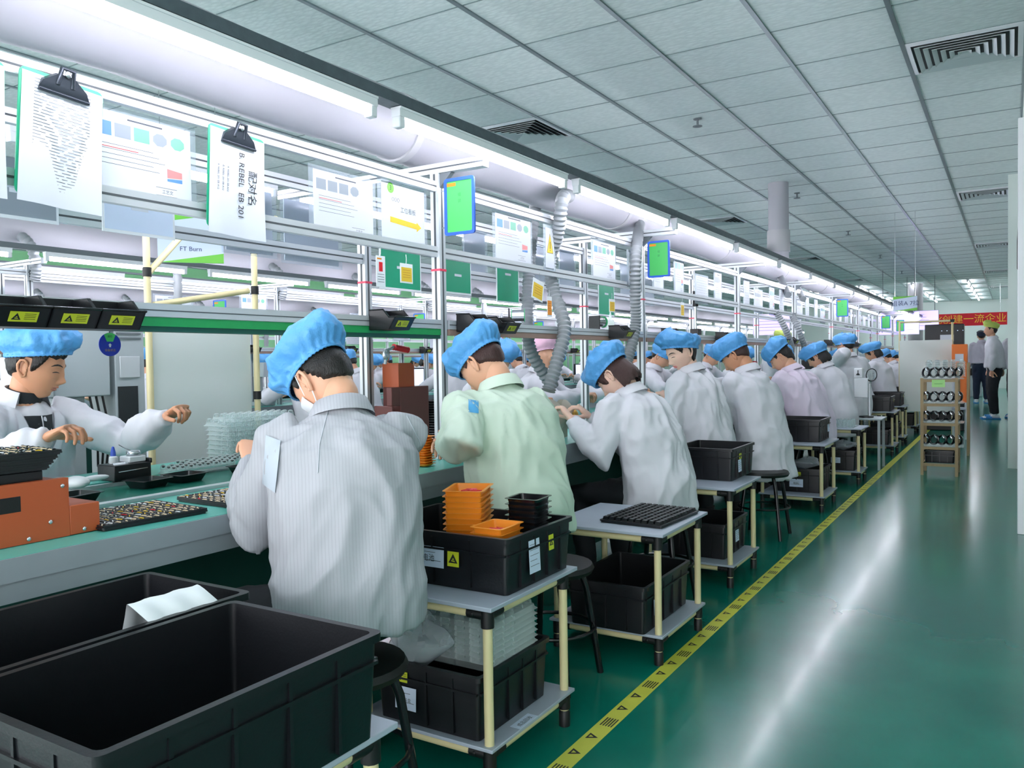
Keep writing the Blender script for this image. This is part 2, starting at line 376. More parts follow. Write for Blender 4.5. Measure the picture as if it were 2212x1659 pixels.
    hemz=P.z-hem; lo=V((0,-.02*math.sin(l2),hemz)); back=-fw
    secs=[ell(lo,(.205+hem_flare)*W_,.165+hem_flare,V((0,0,1))),ell(lo*.5+P*.5+back*.01,(.205+hem_flare*.5)*W_,.165,V((0,0,1))),ell(P+V((0,-.01,.04)),.200*W_,.160,V((0,l1*.5,1))),ell(P*.5+ch*.5+back*.012,.195*W_,.148,ch-P),
          ell(ch+back*.012,.200*W_,.142,(ch-P).normalized()+up),ell(ch*.5+c7*.5+back*(.010+hunch),.205*W_,.135,up),ell(c7-up*.055+back*.004,.170*W_,.108,up),ell(c7-up*.018,.105*W_,.082,up),ell(c7+nd*.012,.068,.066,nd)]
    k.loft(secs)
    for (a,e,w_) in arms:
        u=(e-a).normalized(); f=(w_-e).normalized(); q=armr
        a0=a-u*.02-rt*(.05 if (a-c7).dot(rt)>0 else -.05)
        k.path([a0,a+u*.02,a+u*.09,a+u*.18,e,e+f*.07,e+f*.13,e+f*.185,w_-f*.022,w_+f*.004],[.062*q,.077*q,.074*q,.069*q,.066*q,.068*q,.066*q,.056*q,.034,.031],16)
    vox=.0085 if res>=1.5 else (.012 if hi else .02)
    vs,ns,fs=remesh(k,vox,int(3*.012/vox)+2)
    vs=wrinkle(vs,ns,seed*1.7,.019 if hi else .015,(1,1,.6))
    K=MB(); K.add(vs,fs); co=K.obj('coat',MATS[coat],t,ang=80)
    t_coat=co
    if openc:      # dark zipped sweater in the open neck, lapels beside it
        bv=BVHTree.FromPolygons([tuple(p) for p in vs],fs)
        def fr(u,z,off):
            o=c7+V((0,0,-z))+rt*u+fw*.6; h=bv.ray_cast(o,-fw); return (h[0]+fw*off) if h[0] is not None else c7+rt*u-V((0,0,z))+fw*.1
        f=MB(); f.grid([[fr((.052*(1-j/8)+.006)*x,.03+.19*j/8,.004) for x in (-1,-.5,0,.5,1)] for j in range(9)]); sw=f.obj('sweater',MATS['sweater_dark'],co)
        f=MB(); f.path([fr(0,.03+.18*j/8,.007) for j in range(9)],.0025,6); f.obj('zip',MATS['steel_zip'],sw)
        for s in (-1,1):
            f=MB(); f.grid([[fr(s*(.058*(1-j/8)+.010+.05*x*math.sin(PI*(j+1.5)/10)),.02+.20*j/8,.010+.008*x) for x in (0,.5,1)] for j in range(9)]); f.grid([[fr(s*(.058*(1-j/8)+.010+.05*x*math.sin(PI*(j+1.5)/10)),.02+.20*j/8,.006+.006*x) for x in (1,.5,0)] for j in range(9)]); f.obj('lapel',MATS[coat],co)
        f=MB(); f.loft([ell(c7+nd*(.012+.045*q),.060-.002*q,.058,nd,24) for q in (0,.5,1)]+[ell(c7+nd*(.057-.01*q),.054,.052,nd,24) for q in (0,1)],False,False); f.obj('sweater_neck',MATS['sweater_dark'],co)
    if collar:
        c=MB(); rows=[]
        for r_,h_ in ((.060,-.01),(.062,.030),(.066,.040),(.074,.036),(.088,.006),(.094,-.012)):
            rows.append([p+nd*(h_+.006*math.cos(2*PI*i/28)) for i,p in enumerate(ell(c7+nd*.012,r_,r_*1.0,nd,28)) if not (openc and 4<=i<=10)])
        c.loft(rows,False,False) if not openc else c.grid([r[len(r)-17:]+r[:4] for r in rows]); c.obj('collar',MATS[coat],co,ang=70)
    COATS[label]=(co,[tuple(p) for p in vs],fs,t)
    # ---- legs
    if legs:
        g=MB()
        for s in (-1,1):
            if stand: hip=P+V((s*.085,0,-.03)); kn=V((s*.095,.03,.50)); an=V((s*.105,-.01,.09)); rr=(.115,.085,.062)
            else: hip=P+V((s*.09,.02,-.025)); kn=hip+V((s*.05,.38,-.03)); an=V((kn.x+s*.01,kn.y-.05,.09)); rr=(.080,.070,.052)
            LY=Matrix.Rotation(R(legyaw),3,'Z'); hip=LY@hip; kn=LY@kn; an=LY@an
            g.path([hip-V((0,.03,0)),hip*.5+kn*.5,kn,kn*.5+an*.5,an],[rr[0],(rr[0]+rr[1])/2,rr[1],(rr[1]+rr[2])/2,rr[2]],14)
        g.ell(P+V((0,-.01,.01)),(.150,.125,.10),16,10)
        vs,ns,fs=remesh(g,.02 if not hi else .014,6); vs=wrinkle(vs,ns,seed+4,.008)
        G_=MB(); G_.add(vs,fs); G_.obj('trousers',MATS[trouser],t,ang=80)
        if feet:
            for s in (-1,1):
                an=V((s*.105,-.01,0)) if stand else V((s*.15,.33,0))
                f_=MB(); f_.M=Matrix.Rotation(R(legyaw),4,'Z'); f_.loft([[an+V((rx*math.cos(2*PI*i/14)+cx,y,z0+rz*math.sin(2*PI*i/14))) for i in range(14)] for y,rx,rz,z0,cx in ((-.07,.018,.02,.03,0),(-.055,.034,.035,.045,0),(0,.040,.045,.055,0),(.06,.045,.034,.042,0),(.13,.048,.022,.030,0),(.18,.030,.012,.020,0))])
                f_.path([an+V((0,0,.04)),an+V((0,0,.13))],[.035,.042],12)
                so=f_.obj('sock' if slip else 'shoe',MATS['sock_white' if slip else 'black_shoe'],t)
                if slip:
                    z_=MB(); z_.loft([[an+V((x*w2,y,h)) for x,y in ((-1,-.085),(1,-.085),(1.15,.05),(1.05,.15),(.5,.21),(-.5,.21),(-1.05,.15),(-1.15,.05))] for w2,h in ((.042,.0),(.045,.012),(.044,.02))])
                    z_.loft([[an+V((.056*math.cos(a),y,.012+.062*math.sin(a))) for a in [PI*i/10 for i in range(11)]]+[an+V((.050*math.cos(a),y,.012+.054*math.sin(a))) for a in [PI*(10-i)/10 for i in range(11)]] for y in (.05,.09,.14)])
                    z_.obj('slipper',MATS[slip],t)
    return t
mat('skin','#e0aa8c',.5,sss=.12,bump=.05,bscale=300); mat('skin_pale','#eec4b0',.5,sss=.12); mat('skin_tan','#cf9472',.5,sss=.12,bump=.05,bscale=300)
mat('black_hair','#14100f',.42,bump=.5,bscale=60,stretch=(8,8,1)); mat('brown_hair','#3d2320',.42,bump=.5,bscale=60,stretch=(8,8,1))
mat('sweater_dark','#23262b',.8,bump=.3,bscale=60); mat('steel_zip','#b0b4b8',.3,metal=.8); mat('eye','#1a1414',.3); mat('lip','#b86a62',.45); mat('lip_red','#d8304c',.4); mat('mask_white','#e9eef2',.7)
mat('white_coat','#d0d3da',.75,bump=.25,bscale=9,stripe=38); mat('white_coat_b','#d6d6dd',.75,bump=.25,bscale=8); mat('green_coat','#cbdccb',.75,bump=.25,bscale=8); mat('pink_coat','#dccfe0',.75,bump=.25,bscale=8); mat('grey_coat','#adafb6',.75,bump=.3,bscale=9,stripe=38)
mat('blue_cap','#5aa4e2',.5,bump=.6,bscale=34); mat('green_cap','#c3d66a',.7,bump=.3,bscale=28); mat('navy_cap','#1c2740',.7); mat('pink_cap','#eebfd6',.7)
mat('dark_trousers','#15181e',.8,bump=.3,bscale=10); mat('navy_trousers','#1b2740',.8,bump=.3,bscale=10); mat('black_shoe','#0d0d0f',.6); mat('sock_white','#e6e6ea',.8); mat('slipper_blue','#3f8fd0',.5)
# ---------------------------------------------------------------- materials of the place
mat('white_paint','#d9dedf',.6); mat('alu','#cdd2d6',.35,metal=.35); mat('alu_dark','#6f777c',.5,metal=.3); mat('slot','#4a5054',.6)
mat('steel','#c9ced2',.25,metal=.9); mat('dark_rail','#5b656c',.5,metal=.4,bump=.3,bscale=30,var=.25,vscale=30); mat('tube_light','#f6f4ff',.3,emis=16)
mat('fitting_white','#eceef2',.4); mat('duct_white','#adacb4',.55,bump=.2,bscale=4); mat('hose','#8f9498',.45); mat('red_tape','#e0405c',.5)
mat('bench_green','#58b6a8',.42,var=.05,vscale=3,coat=.1); mat('belt_green','#1f7565',.25,var=.12,vscale=6); mat('edge_grey','#98a2a8',.5,metal=.2,var=.08,vscale=8); mat('panel_dark','#0f463f',.55)
mat('shelf_green','#259a55',.35,var=.1,vscale=30); mat('shelf_darkgreen','#1f5a4d',.5); mat('wood_brown','#9b7f73',.6,var=.1,vscale=20)
mat('black_plastic','#101217',.36,bump=.04,bscale=160,var=.08,vscale=12); mat('black_gloss','#101216',.2); mat('black_rubber','#0c0d0f',.5); mat('pipe_cream','#ddd0a0',.35,var=.03,vscale=10); mat('table_grey','#a9b2c0',.45,var=.05,vscale=12)
mat('yellow_label','#c9cf2e',.5); mat('ink','#1b1d22',.6); mat('grey_ink','#555a63',.7); mat('paper','#d0d5de',.7); mat('paper_blue','#cfdcf0',.7); mat('green_sheet','#55c96a',.35); mat('blue_frame','#3566d8',.35); mat('clip_green','#159a72',.4)
mat('orange_plastic','#f2952a',.35,sss=.1); mat('orange_bake','#b1522a',.45,var=.08,vscale=6); mat('brown_bake','#6d3a36',.45,var=.08,vscale=6); mat('red_part','#d6232e',.35); mat('yellow_part','#e8c23a',.4)
mat('clear_plastic','#e8f2f2',.12,trans=.90); mat('film','#e4ecf4',.08,trans=.95); mat('white_plastic','#e6eaee',.4); mat('machine_grey','#aab4b8',.45); mat('machine_blue','#3f5fd0',.4); mat('board_white','#d7ded9',.5)
mat('yellow_tape','#cfd04a',.5,var=.12,vscale=9); mat('purple_screen','#c7b5ff',.4,emis=.55); mat('sign_blue','#1f35b0',.35); mat('sign_green','#6cc43c',.4); mat('banner_red','#d3152b',.6); mat('banner_gold','#f2c53a',.5)
mat('wood','#a08a66',.6,var=.15,vscale=14,stretch=(3,3,.6)); mat('orange_cab','#f07a2c',.5); mat('navy','#1d2a55',.6); mat('gold','#caa04e',.4,metal=.5)

def ceiling_mat():
    m=bpy.data.materials.new('ceiling_tile'); m.use_nodes=True; MATS['ceiling_tile']=m; nt=m.node_tree; L=nt.links.new; b=nt.nodes['Principled BSDF']
    tc=nt.nodes.new('ShaderNodeTexCoord'); b.inputs['Roughness'].default_value=.55; b.inputs['Specular IOR Level'].default_value=.35
    # each tile slightly different in tone: noise sampled at the tile's index
    sn=nt.nodes.new('ShaderNodeVectorMath'); sn.operation='SNAP'; sn.inputs[1].default_value=(.6,.6,.6)
    ad=nt.nodes.new('ShaderNodeVectorMath'); ad.operation='ADD'; ad.inputs[1].default_value=(-.064,-.371,0)
    L(tc.outputs['Object'],ad.inputs[0]); L(ad.outputs[0],sn.inputs[0])
    wn=nt.nodes.new('ShaderNodeTexWhiteNoise'); L(sn.outputs[0],wn.inputs[0])
    mx=nt.nodes.new('ShaderNodeMix'); mx.data_type='RGBA'; mx.inputs[6].default_value=hexc('#dbe7e6'); mx.inputs[7].default_value=hexc('#e4eeec'); L(wn.outputs[0],mx.inputs[0])
    vo=nt.nodes.new('ShaderNodeTexVoronoi'); vo.inputs['Scale'].default_value=22; mp=nt.nodes.new('ShaderNodeMapping'); mp.inputs['Scale'].default_value=(1,2.2,1); mp.inputs['Rotation'].default_value=(0,0,.6); L(tc.outputs['Object'],mp.inputs[0]); L(mp.outputs[0],vo.inputs[0])
    m2=nt.nodes.new('ShaderNodeMix'); m2.data_type='RGBA'; m2.blend_type='MULTIPLY'; m2.inputs[0].default_value=.55; rp=nt.nodes.new('ShaderNodeValToRGB'); rp.color_ramp.elements[0].color=(1,1,1,1); rp.color_ramp.elements[1].color=(.70,.74,.74,1); rp.color_ramp.elements[1].position=.7
    L(vo.outputs[0],rp.inputs[0]); L(mx.outputs[2],m2.inputs[6]); L(rp.outputs[0],m2.inputs[7]); L(m2.outputs[2],b.inputs['Base Color'])
    bp=nt.nodes.new('ShaderNodeBump'); bp.inputs['Strength'].default_value=.35; bp.inputs['Distance'].default_value=.004; L(vo.outputs[0],bp.inputs['Height']); L(bp.outputs[0],b.inputs['Normal'])
ceiling_mat()
def floor_mat():
    m=bpy.data.materials.new('epoxy_floor'); m.use_nodes=True; MATS['epoxy_floor']=m; nt=m.node_tree; L=nt.links.new; b=nt.nodes['Principled BSDF']
    tc=nt.nodes.new('ShaderNodeTexCoord'); n=nt.nodes.new('ShaderNodeTexNoise'); n.inputs['Scale'].default_value=1.4; n.inputs['Detail'].default_value=5; L(tc.outputs['Object'],n.inputs[0])
    rp=nt.nodes.new('ShaderNodeValToRGB'); rp.color_ramp.elements[0].color=hexc('#02665a'); rp.color_ramp.elements[0].position=.3; rp.color_ramp.elements[1].color=hexc('#077c69'); rp.color_ramp.elements[1].position=.7
    L(n.outputs[0],rp.inputs[0]); L(rp.outputs[0],b.inputs['Base Color'])
    b.inputs['Roughness'].default_value=.20; b.inputs['Specular IOR Level'].default_value=.4; b.inputs['Coat Weight'].default_value=.12; b.inputs['Coat Roughness'].default_value=.10
    n2=nt.nodes.new('ShaderNodeTexNoise'); n2.inputs['Scale'].default_value=2.2; n2.inputs['Detail'].default_value=2; L(tc.outputs['Object'],n2.inputs[0])
    bp=nt.nodes.new('ShaderNodeBump'); bp.inputs['Strength'].default_value=.03; bp.inputs['Distance'].default_value=.02; L(n2.outputs[0],bp.inputs['Height']); L(bp.outputs[0],b.inputs['Coat Normal'])
floor_mat()
mat('green_wall','#8fd09a',.6,var=.05,vscale=2); mat('white_wall','#dbe6e0',.6); mat('grille_dark','#20262a',.6)

# ---------------------------------------------------------------- the room
HC_=2.915; XW=.066; XL=-12.7; YE=31.0; YB=-3.0
def st(name,mb,m,**k): return mb.obj(name,m if isinstance(m,list) else MATS[m],kind='structure',**k)
f=MB(); f.box(XL-.1,3.0,YB,YE+.1,-.1,0); st('floor',f,'epoxy_floor')
f=MB(); f.box(XL-.1,3.0,YB,YE+.1,HC_,HC_+.1); st('ceiling',f,'ceiling_tile')
f=MB(); f.box(XL-.12,XL,YB,YE,0,HC_)
st('wall_left',f,'green_wall')
f=MB(); f.box(XL,3.0,YE,YE+.12,0,HC_); st('wall_back',f,'white_wall')
f=MB(); f.box(XW,XW+.12,6.1,15.5,0,HC_); f.box(XW,.62,15.5,15.6,0,HC_); f.box(.55,.67,15.6,20,0,HC_); f.box(XW,.62,20,20.1,0,HC_); f.box(XW,XW+.12,20.1,YE,0,HC_); st('wall_right',f,'white_wall')
f=MB(); f.box(2.0,2.12,YB,YE,0,HC_); st('wall_side',f,'white_wall')
# pilasters on the right wall and the near door frame edge
f=MB()
for y in (9.5,13.0,22.0): f.box(XW-.10,XW,y,y+.35,0,HC_)
st('trim_1',f,'white_wall')
f=MB()     # suspended ceiling grid
x=XW-.6*26
while x<3.0: f.box(x-.012,x+.012,YB,YE,HC_-.008,HC_); x+=.6
f.m=1; y=.3706-.6*5
while y<YE: f.box(XL,3.0,y-.003,y+.003,HC_-.003,HC_+.001); y+=.6
st('trim_2',f,[mat('grid_bar','#7d8c90',.3,metal=.45,var=.25,vscale=3),mat('grid_joint','#6d7f80',.5)])
# ---- ceiling diffusers
def vent():
    t=thing('ceiling_vent','x','ceiling vent')
    f=MB()
    def frame(mb,r0,z0,r1,z1,th=.004):
        a=[(-r0,-r0,z0),(r0,-r0,z0),(r0,r0,z0),(-r0,r0,z0)]; b=[(-r1,-r1,z1),(r1,-r1,z1),(r1,r1,z1),(-r1,r1,z1)]
        c=[(p[0],p[1],p[2]+th) for p in b]; d=[(p[0],p[1],p[2]+th) for p in a]; mb.loft([a,b,c,d],close=True)
    frame(f,.298,-.004,.262,-.012,.006); f.obj('frame',MATS['fitting_white'],t,ang=20)
    f=MB(); f.box(-.262,.262,-.262,.262,-.003,0); f.obj('backing',MATS['grille_dark'],t)
    for i in range(6):
        r=.245-.042*i; f=MB(); frame(f,r,-.020,r-.024,-.005,.003); f.obj('louver',MATS['alu_vent'],t,ang=20)
    return t
mat('alu_vent','#b9c6c8',.35,metal=.2)
v0=vent(); first=True
for cx,cnm in ((-.235,'aisle side by the right wall'),(-3.22,'beyond the main light row')):
    for i,y in enumerate((5.47,10.45,15.4,20.4,25.2)):
        lab=f'square louvred ceiling vent, {ORD[i]} from the camera {cnm}'
        if first: v0.location=(cx,y,HC_); v0['label']=lab; v0['group']='square ceiling vents'; first=False
        else: dup(v0,(cx,y,HC_),0,lab,'square ceiling vents')
dup(v0,(.36,8.8,HC_),0,'square louvred ceiling vent cut by the right edge of the frame','square ceiling vents')
# ---- sprinkler heads
t=thing('sprinkler_head','x','sprinkler'); f=MB(); f.lathe([(.03,0),(.03,-.006),(.008,-.008),(.008,-.05)],14); f.obj('stem',MATS['alu_dark'],t); f=MB(); f.lathe([(.004,-.05),(.035,-.054),(.035,-.058),(.004,-.062)],16); f.obj('deflector',MATS['alu_dark'],t)
for i,y in enumerate((5.9,9.17,12.4,15.7,19.0)):
    lab=f'small dark fire sprinkler hanging from the ceiling, {ORD[i]} from the camera'
    if i==0: t.location=(-1.98,y,HC_); t['label']=lab; t['group']='ceiling sprinklers'
    else: dup(t,(-1.98,y,HC_),0,lab,'ceiling sprinklers')
# ---- yellow floor tape with warning marks
t=MB(); t.box(-1.117,-1.057,1.2,24,.0002,.0012); t.m=1
for i in range(62):
    y=1.75+i*.115
    if i%3==2: 
        for k in range(5): t.box(-1.105+k*.009,-1.101+k*.009,y-.03,y+.03,.0012,.0018)
        continue
    for a,b in (((-1.102,y-.024),(-1.074,y)),):
        t.poly([(-1.104,y-.020,.0018),(-1.104,y+.020,.0018),(-1.070,y,.0018)]); t.m=0; t.poly([(-1.098,y-.009,.0022),(-1.098,y+.008,.0022),(-1.084,y-.001,.0022)]); t.m=1
tag(t.obj('floor_tape',[MATS['yellow_tape'],MATS['ink']]),'long yellow warning tape stuck on the green floor beside the side tables','tape')

# ---------------------------------------------------------------- light fittings
def light_fitting(name='light_fitting'):
    t=thing(name,'x','light fitting')
    f=MB(); f.box(-.018,.018,0,1.19,.018,.045); f.box(-.022,.022,0,1.19,.043,.050); f.obj('housing',MATS['fitting_white'],t)
    f=MB(); f.path([(0,.03,0),(0,1.16,0)],.0135,12); f.obj('tube',MATS['tube_light'],t)
    for y in (.0,1.16): f=MB(); f.box(-.016,.016,y,y+.03,-.017,.02); f.obj('end_cap',MATS['fitting_white'],t,bevel=.004)
    return t
LF=light_fitting(); LFn=0
def light_row(x,z,ys,what,grp):
    global LFn
    for i,y in enumerate(ys):
        lab=f'white fluorescent tube fitting, {ORD[min(i,19)]} from the camera {what}'
        if LFn==0: LF.location=(x,y,z); LF['label']=lab; LF['group']=grp
        else: dup(LF,(x,y,z),0,lab,grp)
        LFn+=1
# ---------------------------------------------------------------- assembly line frames
def post_mb(x,y,z0,z1,w=.042,cap=True):
    f=MB(); f.box(x-w/2,x+w/2,y-w/2,y+w/2,z0,z1); f.m=1
    for s in (-1,1):
        f.box(x+s*w/2-.0006,x+s*w/2+.0006,y-.005,y+.005,z0,z1-.002); f.box(x-.005,x+.005,y+s*w/2-.0006,y+s*w/2+.0006,z0,z1-.002)
    return f
def rail_mb(x,y0,y1,z,w=.022,h=.042):
    f=MB(); f.box(x-w/2,x+w/2,y0,y1,z-h/2,z+h/2); f.m=1; f.box(x+w/2-.0004,x+w/2+.0006,y0,y1,z-.003,z+.003); return f
AL=[MATS['alu'],MATS['slot']]
def line_frame(xn,xf,ys,lab,y0,y1,xl,xr,bands=True,zt=1.915):
    t=thing('workstation_frame',lab,'frame',((xn+xf)/2,ys[0],0)); L_=t.location.copy()
    def ch(f,n,m,p=None): 
        f.v=[(a-(xn+xf)/2,b-ys[0],c) for a,b,c in f.v]; return f.obj(n,m,p or t)
    for y in ys:
        for x in (xn,xf):
            p=ch(post_mb(x,y,.753 if zt<3 else 0,zt),'post',AL)
            if bands: f=MB(); f.cb((x,y,1.525 if x==xn else 1.50),(.045,.045,.009)); ch(f,'band',MATS['red_tape'],p)
        f=MB(); f.box(xl,xr,y-.02,y+.02,zt,zt+.04); f.m=1; f.box(xl,xr,y-.0206,y-.0202,zt+.017,zt+.023); ch(f,'cross_arm',AL)
        f=MB(); f.poly([(xn+.02,y-.012,zt-.06),(xn+.08,y-.012,zt),(xn+.02,y-.012,zt)],.024,(0,1,0)); ch(f,'bracket',MATS['alu_dark'])
    ch(rail_mb(xn,y0,y1,1.862),'upper_rail',AL); ch(rail_mb(xn,y0,y1,1.598),'paper_rail',AL); ch(rail_mb(xf,y0,y1,1.60),'rear_rail',AL); ch(rail_mb(xf,y0,y1,1.86),'rear_rail',AL)
    return t
YA=[.57+2.13*i for i in range(10)]
line_frame(-2.0,-2.4,YA,'white aluminium post frame of the main assembly line',.3,19.9,-2.905,-1.762)
# dark mounting rail over the light row
f=MB(); f.box(-1.745,-1.712,.2,21,1.997,2.033); f.box(-1.77,-1.745,.2,21,1.997,2.003)
tag(f.obj('mounting_rail',MATS['dark_rail']),'dark galvanised rail running above the main row of tube lights','rail')
light_row(-1.735,1.945,[.82+1.3*i for i in range(15)],'under the dark rail of the main line','tube lights of the main line')
light_row(-2.93,1.945,[.2+1.3*i for i in range(10)],'on the rear side of the main line','tube lights at the rear of the main line')
def duct(x,z,r,y0,y1,lab,bands):
    t=thing('ventilation_duct',lab,'duct',(x,y0,z)); f=MB(); n=int((y1-y0)/.3)
    f.path([(0,(y1-y0)*i/n,.006*math.sin(i*1.9)) for i in range(n+1)],r,28); f.obj('pipe',MATS['duct_white'],t)
    for y in bands: f=MB(); f.path([(0,y-y0-.02,0),(0,y-y0+.02,0)],r+.006,28); f.obj('collar_band',MATS['duct_band'],t)
    return t
mat('duct_band','#b4b4b8',.5)
DZ=2.115; DX=-2.16; DR=.135
duct(DX,DZ,DR,.2,20.5,'fat white ventilation duct running above the main assembly line',[y-.06 for y in YA[1:]])
t=thing('duct_riser','white vertical duct rising from the main duct to the ceiling','duct',(-2.03,8.55,DZ)); f=MB(); f.lathe([(.10,0),(.10,HC_-DZ)],28); f.obj('pipe',MATS['duct_white'],t); f=MB(); f.lathe([(.106,.10),(.112,.10),(.112,.32),(.106,.32)],28); f.obj('sleeve',MATS['duct_band'],t)
# bench of the main line
def bench(x0,x1,y0,y1,lab,full=True):
    t=thing('workbench',lab,'workbench',(x1,y0,0)); W=x1-x0; L_=y1-y0
    def B(n,m,*b,bv=0): f=MB(); f.box(*b); return f.obj(n,MATS[m],t,bevel=bv)
    c=-.405; d=-W+.30
    B('near_worktop','bench_green',c,-.004,0,L_,.735,.752); B('edge_trim','edge_grey',-.004,.002,0,L_,.70,.751); B('edge_trim','edge_grey',-.03,-.004,0,L_,.655,.735)
    B('divider_ledge','alu',c-.035,c,0,L_,.74,.762); B('conveyor_belt','belt_green',d,c-.035,0,L_,.72,.742); B('divider_ledge','alu',d-.02,d,0,L_,.74,.754)
    B('far_worktop','bench_green',-W,d-.02,0,L_,.735,.758)
    B('skirt_panel','panel_dark',-.33,-.315,0,L_,.06,.70)
    for i in range(int(L_/1.5)+1):
        for x in (-.36,-W+.34): B('leg','alu',x-.02,x+.02,i*1.5,i*1.5+.04,0,.735)
    return t
bench(-2.92,-1.795,.15,20.4,'long green-topped workbench of the main assembly line')
f=MB(); f.box(-.0005,.0,-.04,.04,-.012,.012); f.m=1
for z in (-.005,.0,.005): f.box(0,.0004,-.03,.03,z-.0007,z+.0007)
tag(f.obj('asset_label',[MATS['paper'],MATS['grey_ink']],loc=(-2.1095,1.36,.52)),'small white sticker on the dark panel below the workbench','label')
# shelves
def shelf(x0,x1,y0,y1,z,lab,green,cat='shelf'):
    t=thing('shelf',lab,cat,(x1,y0,z))
    W=x1-x0; L_=y1-y0
    f=MB(); f.box(-W,-.01,0,L_,.022,.034); f.obj('board',MATS['white_plastic'],t)
    f=MB(); f.box(-.012,.0,0,L_,.0,.036); f.m=1; f.box(-.0002,.0006,0,L_,.016,.019); f.obj('front_lip',AL,t)
    if green:
        f=MB(); f.box(-.014,-.002,0,L_,-.026,-.001); f.obj('edge_strip',MATS['shelf_green'],t); f=MB(); f.box(-.05,-.006,0,L_,-.040,-.026); f.obj('under_rail',MATS['shelf_darkgreen'],t)
    else:
        f=MB(); f.box(-.03,-.002,0,L_,-.026,-.001); f.obj('edge_strip',MATS['wood_brown'],t)
    return t
shelf(-2.36,-1.972,.40,2.672,1.285,'white shelf with a green front strip over the near bench',True)
for i in range(1,8):
    shelf(-2.36,-1.972,YA[i]+.03,YA[i+1]-.03,1.285,f'white shelf with a brown front strip, {ORD[i-1]} bay beyond the post by the second worker',False)

def rear_rail(x,y0,y1,lab): f=MB(); f.box(x-.015,x+.015,y0,y1,1.9955,2.012); tag(f.obj('mounting_rail',MATS['alu_dark']),lab,'rail')
rear_rail(-2.93,.2,13.2,'thin grey rail carrying the rear tube lights of the main line')
# ---------------------------------------------------------------- props
def rr(hx,hy,r,z,n=4):
    o=[]
    for cx,cy,a0 in ((hx-r,hy-r,0),(-hx+r,hy-r,90),(-hx+r,-hy+r,180),(hx-r,-hy+r,270)):
        for i in range(n): a=R(a0+90*i/(n-1)); o.append((cx+r*math.cos(a),cy+r*math.sin(a),z))
    return o
def esd(mb,M,w=.05,h=.05,y=0,k=1,wide=False):
    "yellow warning sticker with triangle, laid in frame M; materials y=yellow k=ink"
    o=mb.M; mb.M=o@M; mb.m=y; mb.box(-w/2,w/2,-h/2,h/2,0,.0006); mb.m=k
    s=min(w,h)*.36; cx=-w*.25 if wide else 0
    mb.poly([(cx-s*1.1,-s*.85,.0009),(cx+s*1.1,-s*.85,.0009),(cx,s,.0009)])
    mb.m=y; mb.poly([(cx-s*.45,-s*.5,.0012),(cx+s*.5,-s*.6,.0012),(cx+s*.05,s*.2,.0012)]); mb.m=k; mb.box(cx-s*.2,cx+s*.4,-s*.35,-s*.2,.0012,.0015)
    if wide:
        for i in range(4): mb.box(w*.02,w*.42,h*(.26-.17*i),h*(.26-.17*i)+h*.04,.0006,.0009)
    mb.M=o
def note(mb,M,w,h,txt=None,size=.012,lines=3,p=0,k=1,x0=0):
    o=mb.M; mb.M=o@M; mb.m=p; mb.box(-w/2,w/2,-h/2,h/2,0,.0005); mb.m=k
    for i in range(lines): y=h*.5-h*.8*(i+.6)/max(lines,1)-h*.05; mb.box(-w*.40,-w*.40+w*(.8 if i%3 else .62),y,y+.0012,.0005,.0008)
    if txt: add_text(mb,txt,size,Matrix.Translation((x0,-h*.08,.0008)),k)
    mb.M=o
def crate(W,L,H,lab,loc,rotz=0,labels=()):
    "black stackable box; W along x, L along y"
    t=thing('storage_crate',lab,'crate',loc,rotz); f=MB(); hx,hy=W/2,L/2; th=.006; tp=.012
    f.loft([rr(hx-tp,hy-tp,.012,0),rr(hx-.004,hy-.004,.014,H-.03),rr(hx-.004,hy-.004,.014,H-.016),rr(hx+.004,hy+.004,.016,H-.014),rr(hx+.004,hy+.004,.016,H),rr(hx-th-.004,hy-th-.004,.012,H),rr(hx-th-tp,hy-th-tp,.010,.006)],True,True)
    f.obj('body',MATS['black_plastic'],t,ang=30)
    f=MB()
    for s in (-1,1):
        for k in range(1,5):
            y=-hy+L*k/5; f.box(s*(hx-.010),s*(hx-.001),y-.0035,y+.0035,.01,H-.016)
        for k in range(1,4):
            x=-hx+W*k/4; f.box(x-.0035,x+.0035,s*(hy-.010),s*(hy-.001),.01,H-.016)
        f.box(s*(hx-.010),s*(hx+.001),-hy+.01,hy-.01,H-.052,H-.046); f.box(-hx+.01,hx-.01,s*(hy-.010),s*(hy+.001),H-.052,H-.046)
    f.obj('ribs',MATS['black_plastic'],t)
    for kind,side,u,z,w,h,txt in labels:     # side: 'x' right face, 'y' front face (towards -y), 'X' left face
        if side=='x': M=FR((hx-.0005+.0,u,z),(0,1,0),(1,0,.04))
        elif side=='y': M=FR((u,-hy+.0005,z),(1,0,0),(0,-1,.04))
        else: M=FR((-hx+.0005,u,z),(0,-1,0),(-1,0,.04))
        f=MB(); 
        if kind=='esd': esd(f,M,w,h); f.obj('warning_sticker',[MATS['yellow_label'],MATS['ink']],t)
        elif kind=='wide': esd(f,M,w,h,wide=True); f.obj('warning_sticker',[MATS['yellow_label'],MATS['ink']],t)
        else: note(f,M,w,h,txt,.022 if txt and len(txt)<3 else .013,2 if txt else 5); f.obj('paper_label',[MATS['paper_blue'],MATS['ink']],t)
    return t
